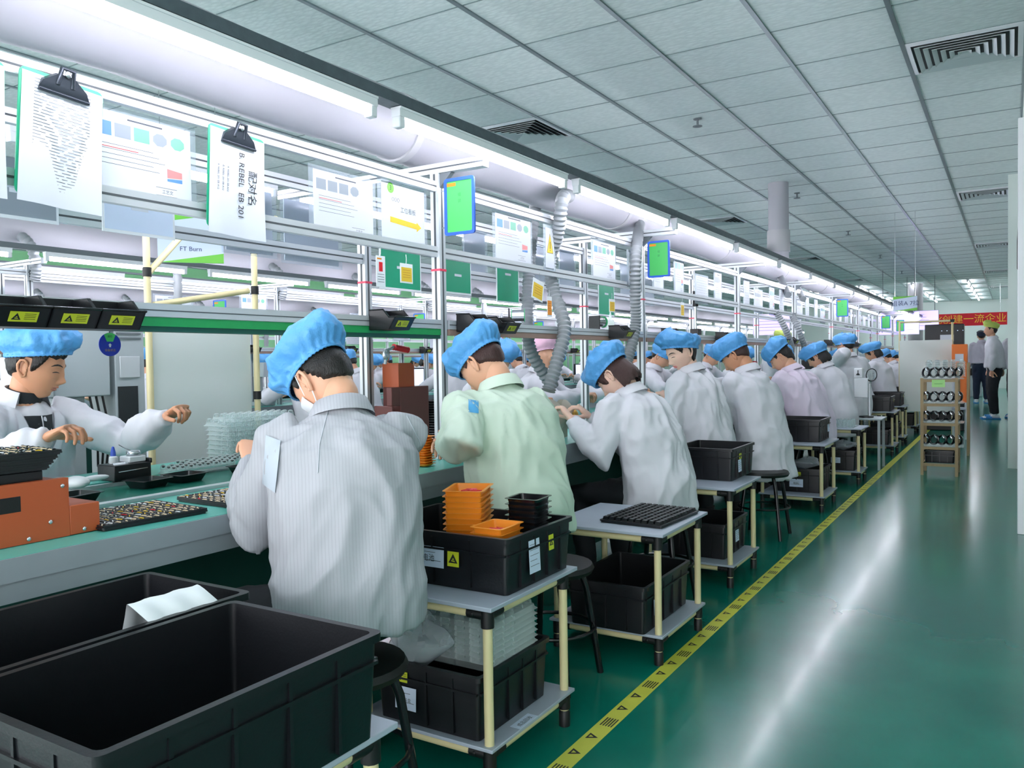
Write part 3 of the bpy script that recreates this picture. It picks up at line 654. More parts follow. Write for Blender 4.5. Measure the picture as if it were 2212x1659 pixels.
def side_table(x1,y0,lab,W=.50,L=.50,H=.512,zl=.115):
    "pipe-and-joint side table; right front corner at x1,y0"
    t=thing('side_table',lab,'side table',(x1-W/2,y0+L/2,0)); hx,hy=W/2,L/2; i_=.035
    f=MB(); f.box(-hx,hx,-hy,hy,H-.012,H); f.obj('tabletop',MATS['table_grey'],t,bevel=.002)
    f=MB(); f.box(-hx+.01,hx-.01,-hy+.01,hy-.01,zl-.01,zl); f.obj('shelf_board',MATS['table_grey'],t,bevel=.002)
    r=.0135
    for sx in (-1,1):
        for sy in (-1,1):
            x,y=sx*(hx-i_),sy*(hy-i_); f=MB(); f.tube((x,y,.035),(x,y,H-.045),r,16); g=f.obj('leg',MATS['pipe_cream'],t)
            f=MB(); f.lathe([(.0175,0),(.0175,.045),(.0145,.05)],14,(x,y,0)); f.obj('foot',MATS['black_rubber'],g)
            for z in (H-.03,zl-.025):
                f=MB(); f.path([(x,y,z-.035),(x,y,z+.016)],.0185,12); f.path([(x,y,z),(x-sx*.06,y,z)],.0165,12); f.path([(x,y,z),(x,y-sy*.06,z)],.0165,12); f.ell((x-sx*.04,y+sy*.016,z),(.006,.004,.006),8,6); f.obj('pipe_joint',MATS['black_rubber'],t)
    for z in (H-.03,zl-.025):
        for s in (-1,1):
            f=MB(); f.tube((-hx+.08,s*(hy-i_),z),(hx-.08,s*(hy-i_),z),r,14); f.obj('rail',MATS['pipe_cream'],t)
            f=MB(); f.tube((s*(hx-i_),-hy+.08,z),(s*(hx-i_),hy-.08,z),r,14); f.obj('rail',MATS['pipe_cream'],t)
    return t
def stool(loc,lab,h=.42,rotz=0):
    t=thing('stool',lab,'stool',loc,rotz); f=MB(); f.lathe([(.02,h-.03),(.15,h-.03),(.158,h-.015),(.15,h),(.0,h+.002)],28); f.obj('seat',MATS['black_rubber'],t)
    for a in range(4):
        c,s=math.cos(R(45+90*a)),math.sin(R(45+90*a)); f=MB(); f.path([(c*.11,s*.11,h-.03),(c*.135,s*.135,h-.10),(c*.185,s*.185,.0)],.012,10); f.obj('leg',MATS['black_gloss'],t)
    f=MB(); n=20; f.path([(.158*math.cos(2*PI*i/n),.158*math.sin(2*PI*i/n),.19) for i in range(n+1)],.007,8); f.obj('ring',MATS['black_gloss'],t)
    return t
# tables (right edge x, front y)
TB=[(-.93,.55,'cream-piped side table under the two big empty crates at the bottom left','','',.74,.56),
    (-1.165,1.775,'cream-piped side table carrying the crate with the orange trays','','',.50,.50),
    (-1.095,2.83,'cream-piped side table holding a black grid tray on its grey top','','',.50,.52),
    (-1.165,3.98,'cream-piped side table beside the standing woman, with an empty crate','','',.50,.50),
    (-1.16,6.25,'cream-piped side table beside the worker in the pale pink coat','','',.50,.55),
    (-1.13,7.75,'cream-piped side table with clear cups on its top','','',.46,.42),
    (-1.13,10.15,'cream-piped side table, third from the far end of the aisle row','','',.46,.52),
    (-1.14,11.3,'cream-piped side table, second from the far end of the aisle row','','',.46,.42),
    (-1.16,13.1,'cream-piped side table at the far end of the aisle row','','',.46,.45)]
for x,y,l,_,_,W,L in TB: tag(side_table(x,y,l,W,L,.512 if y<1 else .50),group='pipe side tables along the aisle')
# crates
crate(.375,.51,.18,'large empty black crate filling the bottom left corner, nearest the camera',(-1.105,.80,.512),R(0),labels=[('wide','y',-.13,.10,.07,.035,None)])
crate(.33,.55,.18,'empty black crate behind the nearest one, a white cloth over its rim',(-1.475,.835,.513))
crate(.52,.385,.16,'black crate holding orange and black small trays on the side table',(-1.435,2.07,.501),labels=[('note','y',-.012,.085,.11,.060,'电池'),('esd','y',.076,.087,.040,.045,None),('note','x',-.045,.085,.062,.095,None),('esd','x',.055,.105,.03,.045,None)])
crate(.37,.39,.18,'black crate with clear trays and plastic bag on the lower shelf of the nearest table',(-1.405,1.99,.1165),labels=[('wide','y',-.085,.135,.045,.030,None),('note','y',-.07,.075,.075,.065,'物料盒')])
crate(.33,.49,.18,'empty black crate on the lower shelf below the black grid tray',(-1.325,3.06,.1165),labels=[('wide','x',-.12,.145,.05,.028,None),('note','x',-.13,.085,.06,.06,'回收箱')])
crate(.33,.42,.17,'empty black crate standing on the side table in front of the standing woman',(-1.405,4.42,.501),labels=[('esd','x',-.07,.12,.045,.03,None),('note','x',-.08,.07,.06,.065,None)])
crate(.36,.40,.17,'black crate on the side table beside the worker in the pale pink coat',(-1.40,6.60,.501),labels=[('note','x',.1,.09,.07,.06,None)])
crate(.36,.40,.18,'black crate on the lower shelf of the table beside the pale pink coat',(-1.40,6.60,.1165),labels=[('wide','y',0,.14,.07,.03,None),('note','y',0,.07,.10,.06,'物料')])
crate(.33,.40,.18,'black crate on the lower shelf in front of the standing woman',(-1.405,4.28,.1165),labels=[('note','x',.0,.09,.06,.06,None)])
crate(.34,.36,.18,'black crate on the lower shelf under the clear cups',(-1.36,7.98,.1165),labels=[('note','y',.0,.09,.08,.05,None)])
for i,(x,y,h,l) in enumerate(((-1.36,10.42,.501,'black crate on the third side table from the far end'),(-1.37,11.52,.501,'black crate on the second side table from the far end'),(-1.39,13.32,.501,'black crate on the farthest side table'),(-1.38,10.42,.1165,'black crate on the lower shelf of the third table from the far end'),(-1.40,11.52,.1165,'black crate on the lower shelf of the second table from the far end'),(-1.39,13.32,.1165,'black crate on the lower shelf of the farthest side table'))):
    crate(.36,.38,.17,l,(x,y,h),labels=[('wide','x',.06,.12,.05,.03,None)])
stool((-1.40,1.47,0),'black metal stool under the nearest worker in the grey-white coat')
for (x,y,l) in ((-1.42,2.56,'black metal stool under the worker in the pale green coat'),(-1.42,3.62,'black metal stool under the bob-haired worker'),(-1.36,5.3,'black metal stool behind the standing workers, by the aisle'),(-1.42,7.05,'black metal stool under the worker in the pale pink coat'),(-1.42,8.9,'black metal stool beside the grey press stand')): stool((x,y,0),l)

# small nested trays
def small_tray(W,L,H,m,lab,cat='tray'):
    f=MB(); hx,hy=W/2,L/2
    f.loft([rr(hx-.014,hy-.014,.008,0),rr(hx-.007,hy-.007,.01,H),rr(hx,hy,.012,H),rr(hx,hy,.012,H+.0012),rr(hx-.009,hy-.009,.01,H+.0012),rr(hx-.016,hy-.016,.008,.0015)])
    return tag(f.obj('small_tray',MATS[m],ang=25),lab,cat)
def stack(W,L,H,m,n,pitch,loc,rz,lab,grp,jit=.5):
    a=small_tray(W,L,H,m,lab%'bottommost'); a.location=loc; a.rotation_euler=(0,0,rz); a['group']=grp
    for i in range(1,n):
        l='topmost' if i==n-1 else ORD[i]+' from the bottom'
        dup(a,(loc[0]+random.uniform(-.0003,.0003),loc[1]+random.uniform(-.0003,.0003),loc[2]+pitch*i),rz+R(random.uniform(-jit,jit)),lab%l,grp)
stack(.13,.175,.032,'orange_plastic',14,.0168,(-1.445,2.085,.507),R(22),'translucent orange tray, %s of the tall orange stack in the crate','tall orange tray stack')
stack(.11,.14,.032,'orange_plastic',9,.0168,(-1.280,1.990,.507),R(2),'translucent orange tray, %s of the short orange stack in the crate','short orange tray stack')
stack(.115,.115,.034,'black_gloss',12,.0172,(-1.270,2.155,.507),R(5),'glossy black tray, %s of the stack at the crate corner','small black tray stack')
def packets(loc,rz,lab,n,m='red_part',s=.02):
    f=MB()
    for i in range(n):
        f.M=Matrix.Rotation(random.uniform(0,6),4,'Z')@Matrix.Rotation(random.uniform(-.5,.5),4,'X'); o=V((random.uniform(-s,s),random.uniform(-s*1.3,s*1.3),random.uniform(.0,.008))); f.M=Matrix.Translation(o)@f.M; f.m=i%3//2; f.box(-.017,.017,-.012,.012,0,.003)
    tag(f.obj('plastic_packets',[MATS[m],MATS['film_pink']],loc=loc,rotz=rz),lab,'packets',kind='stuff')
mat('film_pink','#f29ab0',.25)
packets((-1.445,2.085,.733),R(22),'red and pink film packets in the topmost tray of the tall orange stack',26,s=.028)
packets((-1.280,1.990,.649),0,'red and pink film packets in the topmost tray of the short orange stack',14)
packets((-1.270,2.155,.703),R(12),'red film packets in the topmost black tray',14)
crate_divider=MB(); crate_divider.box(-.11,.11,-.003,.003,0,.10); crate_divider.box(-.003,.003,-.12,.12,0,.09)
# clear blister trays
def blister(W,L,H,nx,ny,lab,r=.016,m='clear_plastic'):
    t=thing('clear_tray',lab,'clear tray'); f=MB(); hx,hy=W/2,L/2
    f.loft([rr(hx,hy,.008,0),rr(hx-.006,hy-.006,.01,.006),rr(hx-.008,hy-.008,.01,H)],False,False)
    for i in range(nx):
        for j in range(ny):
            x=-hx+W*(i+.5)/nx; y=-hy+L*(j+.5)/ny; f.lathe([(r*.55,H),(r,H),(r*.92,H+.004),(r*.5,H+.010),(r*.1,H+.011)] if m=='up' else [(r,H),(r*.85,H+.012),(r*.3,H+.016)],8,(x,y,0))
    f.poly([(p[0],p[1],H) for p in rr(hx-.008,hy-.008,.01,H)]); f.obj('shell',MATS['clear_plastic'],t); return t
b0=blister(.36,.26,.014,7,5,'clear blister tray, bottommost of the stack in the lower crate'); b0.location=(-1.405,2.00,.285); b0['group']='clear trays in the lower crate'
for i in range(1,8): dup(b0,(-1.405+random.uniform(-.0004,.0004),2.00+random.uniform(-.0004,.0004),.285+.0165*i),0,f"clear blister tray, {'topmost' if i==7 else ORD[i]+' from the bottom'} of the stack in the lower crate",'clear trays in the lower crate')
# plastic bag in the lower crate
def bag(loc,s,lab,seed,m='film_bag'):
    f=MB(); rows=[]
    for j in range(16):
        t=j/15; rows.append([])
        for i in range(30):
            a=2*PI*i/30; r=(.05+.95*math.sin(PI*min(1,t*1.02))**.7); n=noise.noise(V((math.cos(a)*1.6,math.sin(a)*1.6,t*3+seed)))
            r*=1+.55*n; rows[-1].append((s[0]*r*math.cos(a)+t*s[0]*.3,s[1]*r*math.sin(a),s[2]*(t+.25*n)))
    f.loft(rows); tag(f.obj('plastic_bag',MATS[m],loc=loc,ang=20),lab,'bag')
mat('film_bag','#d5dde4',.15,trans=.72)
bag((-1.50,1.86,.26),(.11,.08,.17),'crumpled clear plastic bag hanging over the rim of the lower crate',3)
bag((-1.40,6.62,.27),(.12,.12,.09),'clear plastic bag in the lower crate beside the pale pink coat',8)
bag((-1.36,8.0,.28),(.12,.12,.09),'clear plastic bag in the lower crate under the clear cups',5)
# shelf sticker
f=MB(); note(f,Matrix.Identity(4),.10,.035,'成品回收',.018,0); tag(f.obj('shelf_sticker',[MATS['paper_blue'],MATS['ink']],loc=(-1.192,1.98,.1155),rotz=R(90)),'printed sticker on the lower shelf of the nearest aisle table','label')
# cloth over the rim of the second crate
f=MB(); rows=[]
for j in range(12):
    t=j/11; a=PI*1.05*(t-.06); rows.append([(-.03+.052*math.cos(PI-a)+.004*math.sin(i*1.3),(i-6)*.0125+.012*math.sin(j*.7),.035*math.sin(a)+(.0 if t<.6 else -.06*(t-.6))-(.05*(.25-t)*4 if t<.25 else 0)) for i in range(13)])
f.grid(rows); tag(f.obj('white_cloth',MATS['mask_white'],loc=(-1.33,.965,.684),ang=179),'white cloth draped over the rim between the two big crates','cloth')
f=MB(); f.box(-.012,.012,-.03,.03,0,.002); tag(f.obj('paper_scrap',MATS['paper'],loc=(-1.318,.74,.6805),ang=70),'small torn paper scrap on the rim of the crate behind','paper')

# component trays with cells
def grid_tray(W,L,H,nx,ny,lab,loc,rotz=0,parts=True,studs=False,rnd=3):
    t=thing('component_tray',lab,'tray',loc,rotz); f=MB(); hx,hy=W/2,L/2
    f.loft([rr(hx-.004,hy-.004,.006,0),rr(hx-.004,hy-.004,.006,H*.4),rr(hx,hy,.008,H*.4),rr(hx,hy,.008,H*.75)],True,True)
    if studs:
        for i in range(nx):
            for j in range(ny):
                x=-hx+.008+(W-.016)*(i+.5)/nx; y=-hy+.008+(L-.016)*(j+.5)/ny; a=(W-.016)/nx*.40; b=(L-.016)/ny*.42
                f.loft([[(x-a,y-b,H*.75),(x+a,y-b,H*.75),(x+a,y+b,H*.75),(x-a,y+b,H*.75)],[(x-a*.8,y-b*.8,H*1.5),(x+a*.8,y-b*.8,H*1.5),(x+a*.8,y+b*.8,H*1.5),(x-a*.8,y+b*.8,H*1.5)]])
    else:
        for i in range(nx+1): x=-hx+.004+(W-.008)*i/nx; f.box(x-.0015,x+.0015,-hy+.004,hy-.004,H*.75,H*1.25)
        for j in range(ny+1): y=-hy+.004+(L-.008)*j/ny; f.box(-hx+.004,hx-.004,y-.0015,y+.0015,H*.75,H*1.25)
    f.obj('tray_body',MATS['black_plastic'],t)
    if parts:
        rd=random.Random(rnd); f=MB()
        for i in range(nx):
            for j in range(ny):
                x=-hx+.004+(W-.008)*(i+.5)/nx; y=-hy+.004+(L-.008)*(j+.5)/ny
                f.m=1; f.ell((x,y+.002,H*1.05),(.0095,.0060,.005),8,6)
                f.m=rd.choice([0,0,0,0,0,0,4,4,2]) if rd.random()>.04 else 3; f.M=Matrix.Translation((x+rd.uniform(-.004,.004),y-.006,H*1.2))@Matrix.Rotation(rd.uniform(-.7,.7),4,'Z'); f.path([(-.009,0,0),(-.003,.0,.002),(.008,0,.001)],.0014,6); f.M=Matrix.Identity(4)
        tag(f.obj('components',[MATS['cream_part'],MATS['black_gloss'],MATS['yellow_part'],MATS['red_part'],MATS['white_plastic']],t),'rows of small black parts with cream wires',kind='stuff')
    return t
mat('cream_part','#e3cfae',.5)
grid_tray(.255,.29,.011,9,14,'black component tray filled with small parts, nearest on the green bench',(-1.985,1.30,.753),R(-4))
grid_tray(.255,.29,.011,9,14,'black component tray filled with small parts, by the first worker on the bench',(-1.965,1.655,.753),R(-2),rnd=5)
grid_tray(.27,.38,.016,9,12,'empty black grid tray turned upside down on the second aisle table',(-1.26,3.12,.5005),R(-3),parts=False,studs=True)
# stacked component trays on the fixture at the left edge
for i in range(4):
    g=grid_tray(.20,.22,.009,7,9,f'black component tray, {["bottommost","second from the bottom","third from the bottom","topmost"][i]} of the stack on the orange fixture',(-2.02+.006*i,.95+.007*i,.914+.0115*i),R(-5),parts=(i==3),rnd=9); g['group']='trays on the orange fixture'
# orange bakelite fixture
t=thing('assembly_fixture','orange-brown fixture box with a slot at the left edge of the bench','fixture',(-2.03,.74,.7535))
f=MB(); f.box(-.02,0,.0,.345,0,.138); f.obj('front_panel',MATS['orange_bake'],t,loc=(.13,0,0))
f=MB(); f.box(-.10,.108,.0,.34,.12,.134); f.box(-.10,.108,.325,.345,.0,.12); f.obj('box',MATS['orange_bake'],t,bevel=.002)
f=MB(); f.box(-.10,.13,.346,.42,.0,.070); f.obj('step',MATS['orange_bake'],t,bevel=.002)
f=MB(); f.box(.1295,.1306,.10,.235,.075,.110); f.obj('slot',MATS['black_rubber'],t,bevel=.004)
for y,z in ((.30,.04),(.33,.12),(.38,.01),(.25,.01)): f=MB(); f.ell((.131,y,z),(.003,.005,.005),10,6); f.obj('screw',MATS['steel'],t)
f=MB(); f.box(-.095,.105,.03,.30,.135,.160); f.obj('riser_block',MATS['black_plastic'],t,bevel=.003)
f=MB(); f.ell((.0,.39,.0725),(.012,.012,.0025),12,6); f.obj('pad',MATS['cream_part'],t)

# picking bins on the shelf edge, open front towards +x
def bin_(loc,lab,w=.114,d=.12,h=.072,tilt=0):
    t=thing('picking_bin',lab,'bin',loc); f=MB(); th=.003
    side=[(-d,0),(-.030,0),(0,h*.62),(-.028,h*.62),(-.055,h),(-d,h)]
    for s in (-1,1): y=s*w/2; f.poly([(a,y-(th if s>0 else 0),b) for a,b in side],th,(0,1,0))
    f.box(-d,-.030,-w/2,w/2,0,th); f.box(-d,-d+th,-w/2,w/2,0,h)
    f.poly([(-.030,-w/2,0),(-.030,w/2,0),(0,w/2,h*.62),(0,-w/2,h*.62)],-th,(1,0,-.5)); f.obj('body',MATS['black_plastic'],t)
    f=MB(); f.path([(-d,-w/2,h),(-.055,-w/2,h),(-.028,-w/2,h*.62),(0,-w/2,h*.62),(0,w/2,h*.62),(-.028,w/2,h*.62),(-.055,w/2,h),(-d,w/2,h),(-d,-w/2,h)],.003,6); f.obj('rim',MATS['black_gloss'],t)
    f=MB(); n=V((h*.62,0,-.030)).normalized(); esd(f,FR(V((-.015,0,h*.31))+n*.0008,(0,1,0),n),.062,.026,wide=True); f.obj('warning_sticker',[MATS['yellow_label'],MATS['ink']],t)
    return t
B0=bin_((-1.848,.975,1.243),'black picking bin with yellow sticker, first from the left on the shelf edge'); B0['group']='picking bins on the shelf edge'
for (x,y,z,l) in ((-1.848,1.092,1.243,'black picking bin with yellow sticker, second from the left on the shelf edge'),(-1.848,1.209,1.243,'black picking bin with yellow sticker, third from the left on the shelf edge'),(-1.848,.858,1.243,'black picking bin mostly cut off by the left edge of the frame'),
   (-1.848,2.29,1.268,'single black picking bin beside the post, above the first worker'),(-1.848,2.83,1.275,'black picking bin right of the post, above the second worker'),(-1.848,3.04,1.27,'black picking bin next to the hose, above the pale green coat'),(-1.848,4.33,1.27,'black picking bin above the bob-haired worker'),
   (-1.848,5.15,1.275,'black picking bin above the standing woman'),(-1.848,6.3,1.275,'black picking bin above the worker with the pearl earring'),(-1.848,6.6,1.275,'black picking bin left of the pale pink coat worker'),(-1.848,8.2,1.275,'black picking bin beyond the pale pink coat worker'),(-1.848,8.6,1.275,'black picking bin beside the thin hoses'),(-1.848,10.6,1.275,'black picking bin by the far seated workers, nearer one'),(-1.848,11.6,1.275,'black picking bin by the far seated workers, middle one'),(-1.848,12.6,1.275,'black picking bin by the far seated workers, farther one')):
    dup(B0,(x,y,z),0,l,'picking bins on the shelf edge')

# ---------------------------------------------------------------- hanging papers and boards (frame lies in a plane x = const, facing +x)
PX=FR((0,0,0),(0,1,0),(1,0,0)); mat('photo_pink','#d98a8a',.5)
def prints(f,w,h,rows,k=1,rd=random.Random(2)):
    for i in range(rows):
        y=h/2-h*(i+.8)/(rows+1); x=-w*.42
        while x<w*.40: l=rd.uniform(.01,.04); f.box(x,min(x+l,w*.42),y,y+.0011,.0006,.0009); x+=l+rd.uniform(.003,.012)
def clipboard(loc,lab,tilt=0,kind=0,w=.205,h=.30):
    t=thing('clipboard',lab,'clipboard',loc); t.rotation_euler=(R(tilt),0,0)
    def P(n,f,m,p=None): f.v=[tuple(PX@V(q)) for q in f.v]; return f.obj(n,m,p or t,ang=50)
    f=MB(); f.loft([rr(w/2,h/2,.015,0),rr(w/2,h/2,.015,.003)]); P('board',f,MATS['clip_green'])
    f=MB(); rows=[]
    for j in range(9):
        v=j/8; rows.append([(-w*.47+w*.96*i/6,h*.47-v*h*1.02,.0045+.012*v*v*(i/6)+.004*math.sin(i*1.3)*v) for i in range(7)])
    f.grid(rows); f.grid([[(p[0],p[1],p[2]-.0012) for p in r] for r in rows][::-1]); f.M=Matrix.Translation((0,0,.006))
    f.m=1
    if kind==0: prints(f,w*.8,h*.9,34,rd=random.Random(5))
    else:
        for s,sz,x in (('B. REBEL  EB 201',.028,.012),('配对名',.036,.052)):
            add_text(f,s,sz,Matrix.Translation((x,-.01,.003))@Matrix.Rotation(R(-90),4,'Z'),1)
        for k in range(3): add_text(f,'B. REBEL 201 EB A12',.0085,Matrix.Translation((-.035-.017*k,.0,.002))@Matrix.Rotation(R(-90),4,'Z'),1)
    P('paper_sheet',f,[MATS['paper'],MATS['grey_ink'] if kind==0 else MATS['ink']])
    f=MB(); f.loft([[(-w*.30,h*.5-.045,.006),(w*.30,h*.5-.045,.006),(w*.30,h*.5-.038,.012),(-w*.30,h*.5-.038,.012)],[(-w*.26,h*.5-.015,.006),(w*.26,h*.5-.015,.006),(w*.26,h*.5-.02,.014),(-w*.26,h*.5-.02,.014)],[(-w*.10,h*.5+.008,.006),(w*.10,h*.5+.008,.006),(w*.09,h*.5+.004,.02),(-w*.09,h*.5+.004,.02)]])
    f.path([(-w*.09,h*.5-.02,.012),(-w*.07,h*.5+.018,.024),(w*.07,h*.5+.018,.024),(w*.09,h*.5-.02,.012)],.006,8); f.path([(-w*.3,h*.5-.042,.012),(w*.3,h*.5-.042,.012)],.004,8); c=P('clip',f,MATS['dark_clip'])
    f=MB(); f.ell((0,h*.5+.008,.024),(.008,.010,.004),12,8); P('rivet',f,MATS['steel'],c)
    return t
mat('dark_clip','#3d434c',.3,metal=.5)
clipboard((-1.965,1.128,1.70),'green clipboard with a dense typed sheet, leftmost whole one on the upper rail',-4)
clipboard((-1.972,.90,1.705),'green clipboard cut off by the left edge of the frame',-2)
clipboard((-1.968,1.655,1.695),'green clipboard with a sheet marked 配对名 B. REBEL EB 201',-3,1)
def sheet(loc,w,h,lab,style=0,rot=0,back=False,name='instruction_sheet',cat='paper'):
    "printed sheet in a clear sleeve"
    t=thing(name,lab,cat,loc); t.rotation_euler=(R(rot),0,PI if back else 0)
    def P(n,f,m): f.v=[tuple(PX@V(q)) for q in f.v]; return f.obj(n,m,t)
    f=MB(); f.box(-w/2-.02,w/2+.02,-h/2-.012,h/2+.015,-.0035,-.0028); P('clear_sleeve',f,MATS['film'])
    f=MB(); f.box(-w/2,w/2,-h/2,h/2,-.002,.0006); f.m=1; rd=random.Random(int(loc[1]*97)+style)
    M_=[MATS['paper'],MATS['grey_ink'],MATS['photo_blue'],MATS['photo_green'],MATS['photo_grey'],MATS['red_part'],MATS['yellow_part'],MATS['sign_green'],MATS['ink'],MATS['photo_pink']]
    if style in (0,1):
        f.box(-w*.15,w*.2,h*.43,h*.45,.0006,.001)
        for i in range(5):
            x=-w*.46+w*.185*i; f.m=[2,4,3,4,3][i] if style==0 else 4
            if style==0 or i<4: f.poly([(x+(.5+.5*math.cos(2*PI*(k+.5)/8))*w*.155,h*.20+(.5+.5*math.sin(2*PI*(k+.5)/8))*h*.17,.001) for k in range(8)] if i>2 else [(x,h*.20,.001),(x+w*.155,h*.20,.001),(x+w*.155,h*.37,.001),(x,h*.37,.001)])
        f.m=1
        for r_ in range(5): f.box(-w*.42,w*(.1+.06*(r_%3)),h*(.10-.06*r_),h*(.10-.06*r_)+.001,.0006,.001)
        f.m=5; f.box(-w*.42,-w*.05,h*.06,h*.06+.0015,.0006,.0011); f.m=9
        if style==0: f.poly([(w*.24,-h*.18,.001),(w*.40,-h*.16,.001),(w*.40,-h*.08,.001),(w*.24,-h*.06,.001)]); f.m=2; f.poly([(w*.24,-h*.22,.001),(w*.40,-h*.22,.001),(w*.40,-h*.17,.001),(w*.24,-h*.19,.001)])
        f.m=1; f.box(w*.12,w*.34,-h*.42,-h*.415,.0006,.001); f.box(w*.12,w*.34,-h*.32,-h*.315,.0006,.001); add_text(f,'工艺文',.012,Matrix.Translation((w*.24,-h*.37,.001)),1)
    elif style==2:
        f.m=7; f.poly([(-w*.30+.02*math.cos(2*PI*k/20),h*.42+.02*math.sin(2*PI*k/20),.0012) for k in range(20)]); add_text(f,'3',.026,Matrix.Translation((-w*.30,h*.42,.0016)),8)
        add_text(f,'工位看板',.024,Matrix.Translation((w*.10,h*.10,.001)),1); f.m=1
        for k in range(3): x=-w*.25+k*.016; f.path([(x+.006*math.cos(2*PI*q/12),h*.25+.007*math.sin(2*PI*q/12),.001) for q in range(13)],.0008,4)
        f.m=6; f.poly([(-w*.32,-h*.12,.001),(w*.30,-h*.16,.001),(w*.30,-h*.20,.001),(w*.42,-h*.12,.001),(w*.30,-h*.04,.001),(w*.30,-h*.07,.001),(-w*.32,-h*.03,.001)])
    elif style==3:   # warning sign with triangle
        f.m=6; f.poly([(-w*.36,-h*.12,.001),(w*.36,-h*.12,.001),(0,h*.34,.001)]); f.m=8; f.poly([(-w*.36,-h*.13,.0008),(w*.36,-h*.13,.0008),(w*.38,-h*.10,.0008),(0,h*.37,.0008),(-w*.38,-h*.10,.0008)]); f.box(-.002,.002,-h*.02,h*.16,.001,.0016); f.box(-.002,.002,-h*.07,-h*.045,.001,.0016)
    elif style==4: f.m=1; prints(f,w,h,10,rd=rd)
    P('print',f,M_)
    return t
mat('photo_blue','#5f90cc',.5); mat('photo_green','#74b39a',.5); mat('photo_grey','#8f98a2',.5)
sheet((-2.016,1.385,1.715),.30,.215,'printed work sheet with a row of small photos between the two clipboards',0)
sheet((-2.016,2.17,1.705),.30,.215,'white printed work sheet left of the sheet with a yellow arrow',1)
sheet((-2.016,2.50,1.715),.26,.24,'white sheet with a green number 3 disc and a yellow arrow',2)
sheet((-2.016,3.32,1.725),.32,.22,'printed work sheet with photos, right of the blue-framed green board',0)
sheet((-1.985,3.62,1.715),.085,.20,'narrow white hazard card with a yellow triangle hanging beside the grey hose',3)
sheet((-2.016,4.33,1.72),.30,.21,'printed work sheet with photos above the bob-haired worker',0)
sheet((-1.985,4.66,1.70),.10,.20,'narrow white hazard card with triangle just before the second post',3)
k=0
for i in range(1,8):
    for q,yy in enumerate((.35,.75,1.25,1.65)):
        y=YA[i+1]+yy
        if y>17: continue
        k+=1; sheet((-2.016,y,1.70+.03*(k%3-1)),.17 if k%3 else .28,.26 if k%3 else .2,f'white printed sheet on the main line rail, {["first","second","third","fourth"][q]} in the {ORD[i+1]} bay',[4,1,0,4,1][k%5])['group']='sheets hung along the main line'
# rear-side boards and papers seen through the frame
def rear_board(y,z,w,h,m,lab):
    f=MB(); f.box(-.003,0,-w/2-.008,w/2+.008,-h/2-.01,h/2); f.m=1; f.box(0,.001,-w/2,w/2,-h/2,h/2); f.m=2; f.box(.001,.0016,-.03,.03,-h*.1,-h*.1+.012)
    o=f.obj('display_board',[MATS['white_plastic'],MATS[m],MATS['paper']],loc=(-2.385,y,z)); tag(o,lab,'board')
for a in ((2.93,1.60,.28,.22,'clip_green','green board with a white edge behind the first post, left of it'),(3.38,1.60,.22,.20,'clip_green','green board with a white edge just right of the first post'),(3.86,1.66,.22,.36,'clip_green','tall green board with a white edge behind the hazard card'),(5.15,1.63,.24,.34,'clip_green','green board with a white edge between the two thick hoses'),(1.25,1.66,.20,.16,'photo_grey','grey backing board behind the leftmost clipboard'),(1.62,1.665,.24,.17,'paper_blue','pale blue backing sheet below the photo work sheet')): rear_board(*a)
for i,(y,z,w) in enumerate(((2.1,1.69,.22),(2.42,1.68,.3),(3.6,1.72,.2),(4.3,1.72,.28),(4.65,1.74,.2),(5.6,1.72,.2),(6.0,1.70,.24))):
    s=sheet((-2.43,y,z),w,.24,f'backside of a pale sheet on the rear rail, {ORD[i]} from the left',4,back=True); s['group']='sheets on the rear rail'
# blue framed green boards fixed to posts, facing the camera (-y)
def sign_board(x,y,z,lab,w=.145,h=.225):
    t=thing('notice_board',lab,'notice board',(x,y,z)); f=MB()
    a=rr(w/2,h/2,.012,0); b=rr(w/2-.012,h/2-.012,.006,0)
    S=lambda r,d:[(p[0],d,p[1]) for p in r]
    f.loft([S(a,0),S(a,-.008),S(b,-.008),S(b,0)],close=True); f.obj('frame',MATS['blue_frame'],t,ang=30)
    f=MB(); f.box(-w/2+.011,w/2-.011,-.004,-.001,-h/2+.011,h/2-.011); f.m=1; f.box(-w*.42,-w*.12,-.0045,-.004,h*.36,h*.42); M=FR((0,-.0042,.02),(1,0,0),(0,-1,0)); f.m=2
    add_text(f,'组',.016,FR((0,-.0045,.045),(1,0,0),(0,-1,0)),2); add_text(f,'装',.016,FR((0,-.0045,.02),(1,0,0),(0,-1,0)),2)
    f.obj('sheet',[MATS['green_sheet'],MATS['orange_plastic'],MATS['dim_green']],t)
    for zz in (h*.3,-h*.35): f=MB(); f.tube((-w/2-.012,-.004,zz),(-w/2,-.004,zz),.003,8); f.obj('hook',MATS['steel'],t)
    return t
mat('dim_green','#3a8f52',.5)
sign_board(-1.86,2.66,1.765,'blue-framed green notice board on the first post')
sign_board(-1.86,4.79,1.765,'blue-framed green notice board on the second post')
sign_board(-1.86,11.18,1.765,'blue-framed green notice board on a post far down the line')
sign_board(-1.86,15.44,1.72,'blue-framed green notice board at the far end, left one'); sign_board(-1.86,17.57,1.72,'blue-framed green notice board at the far end, right one')
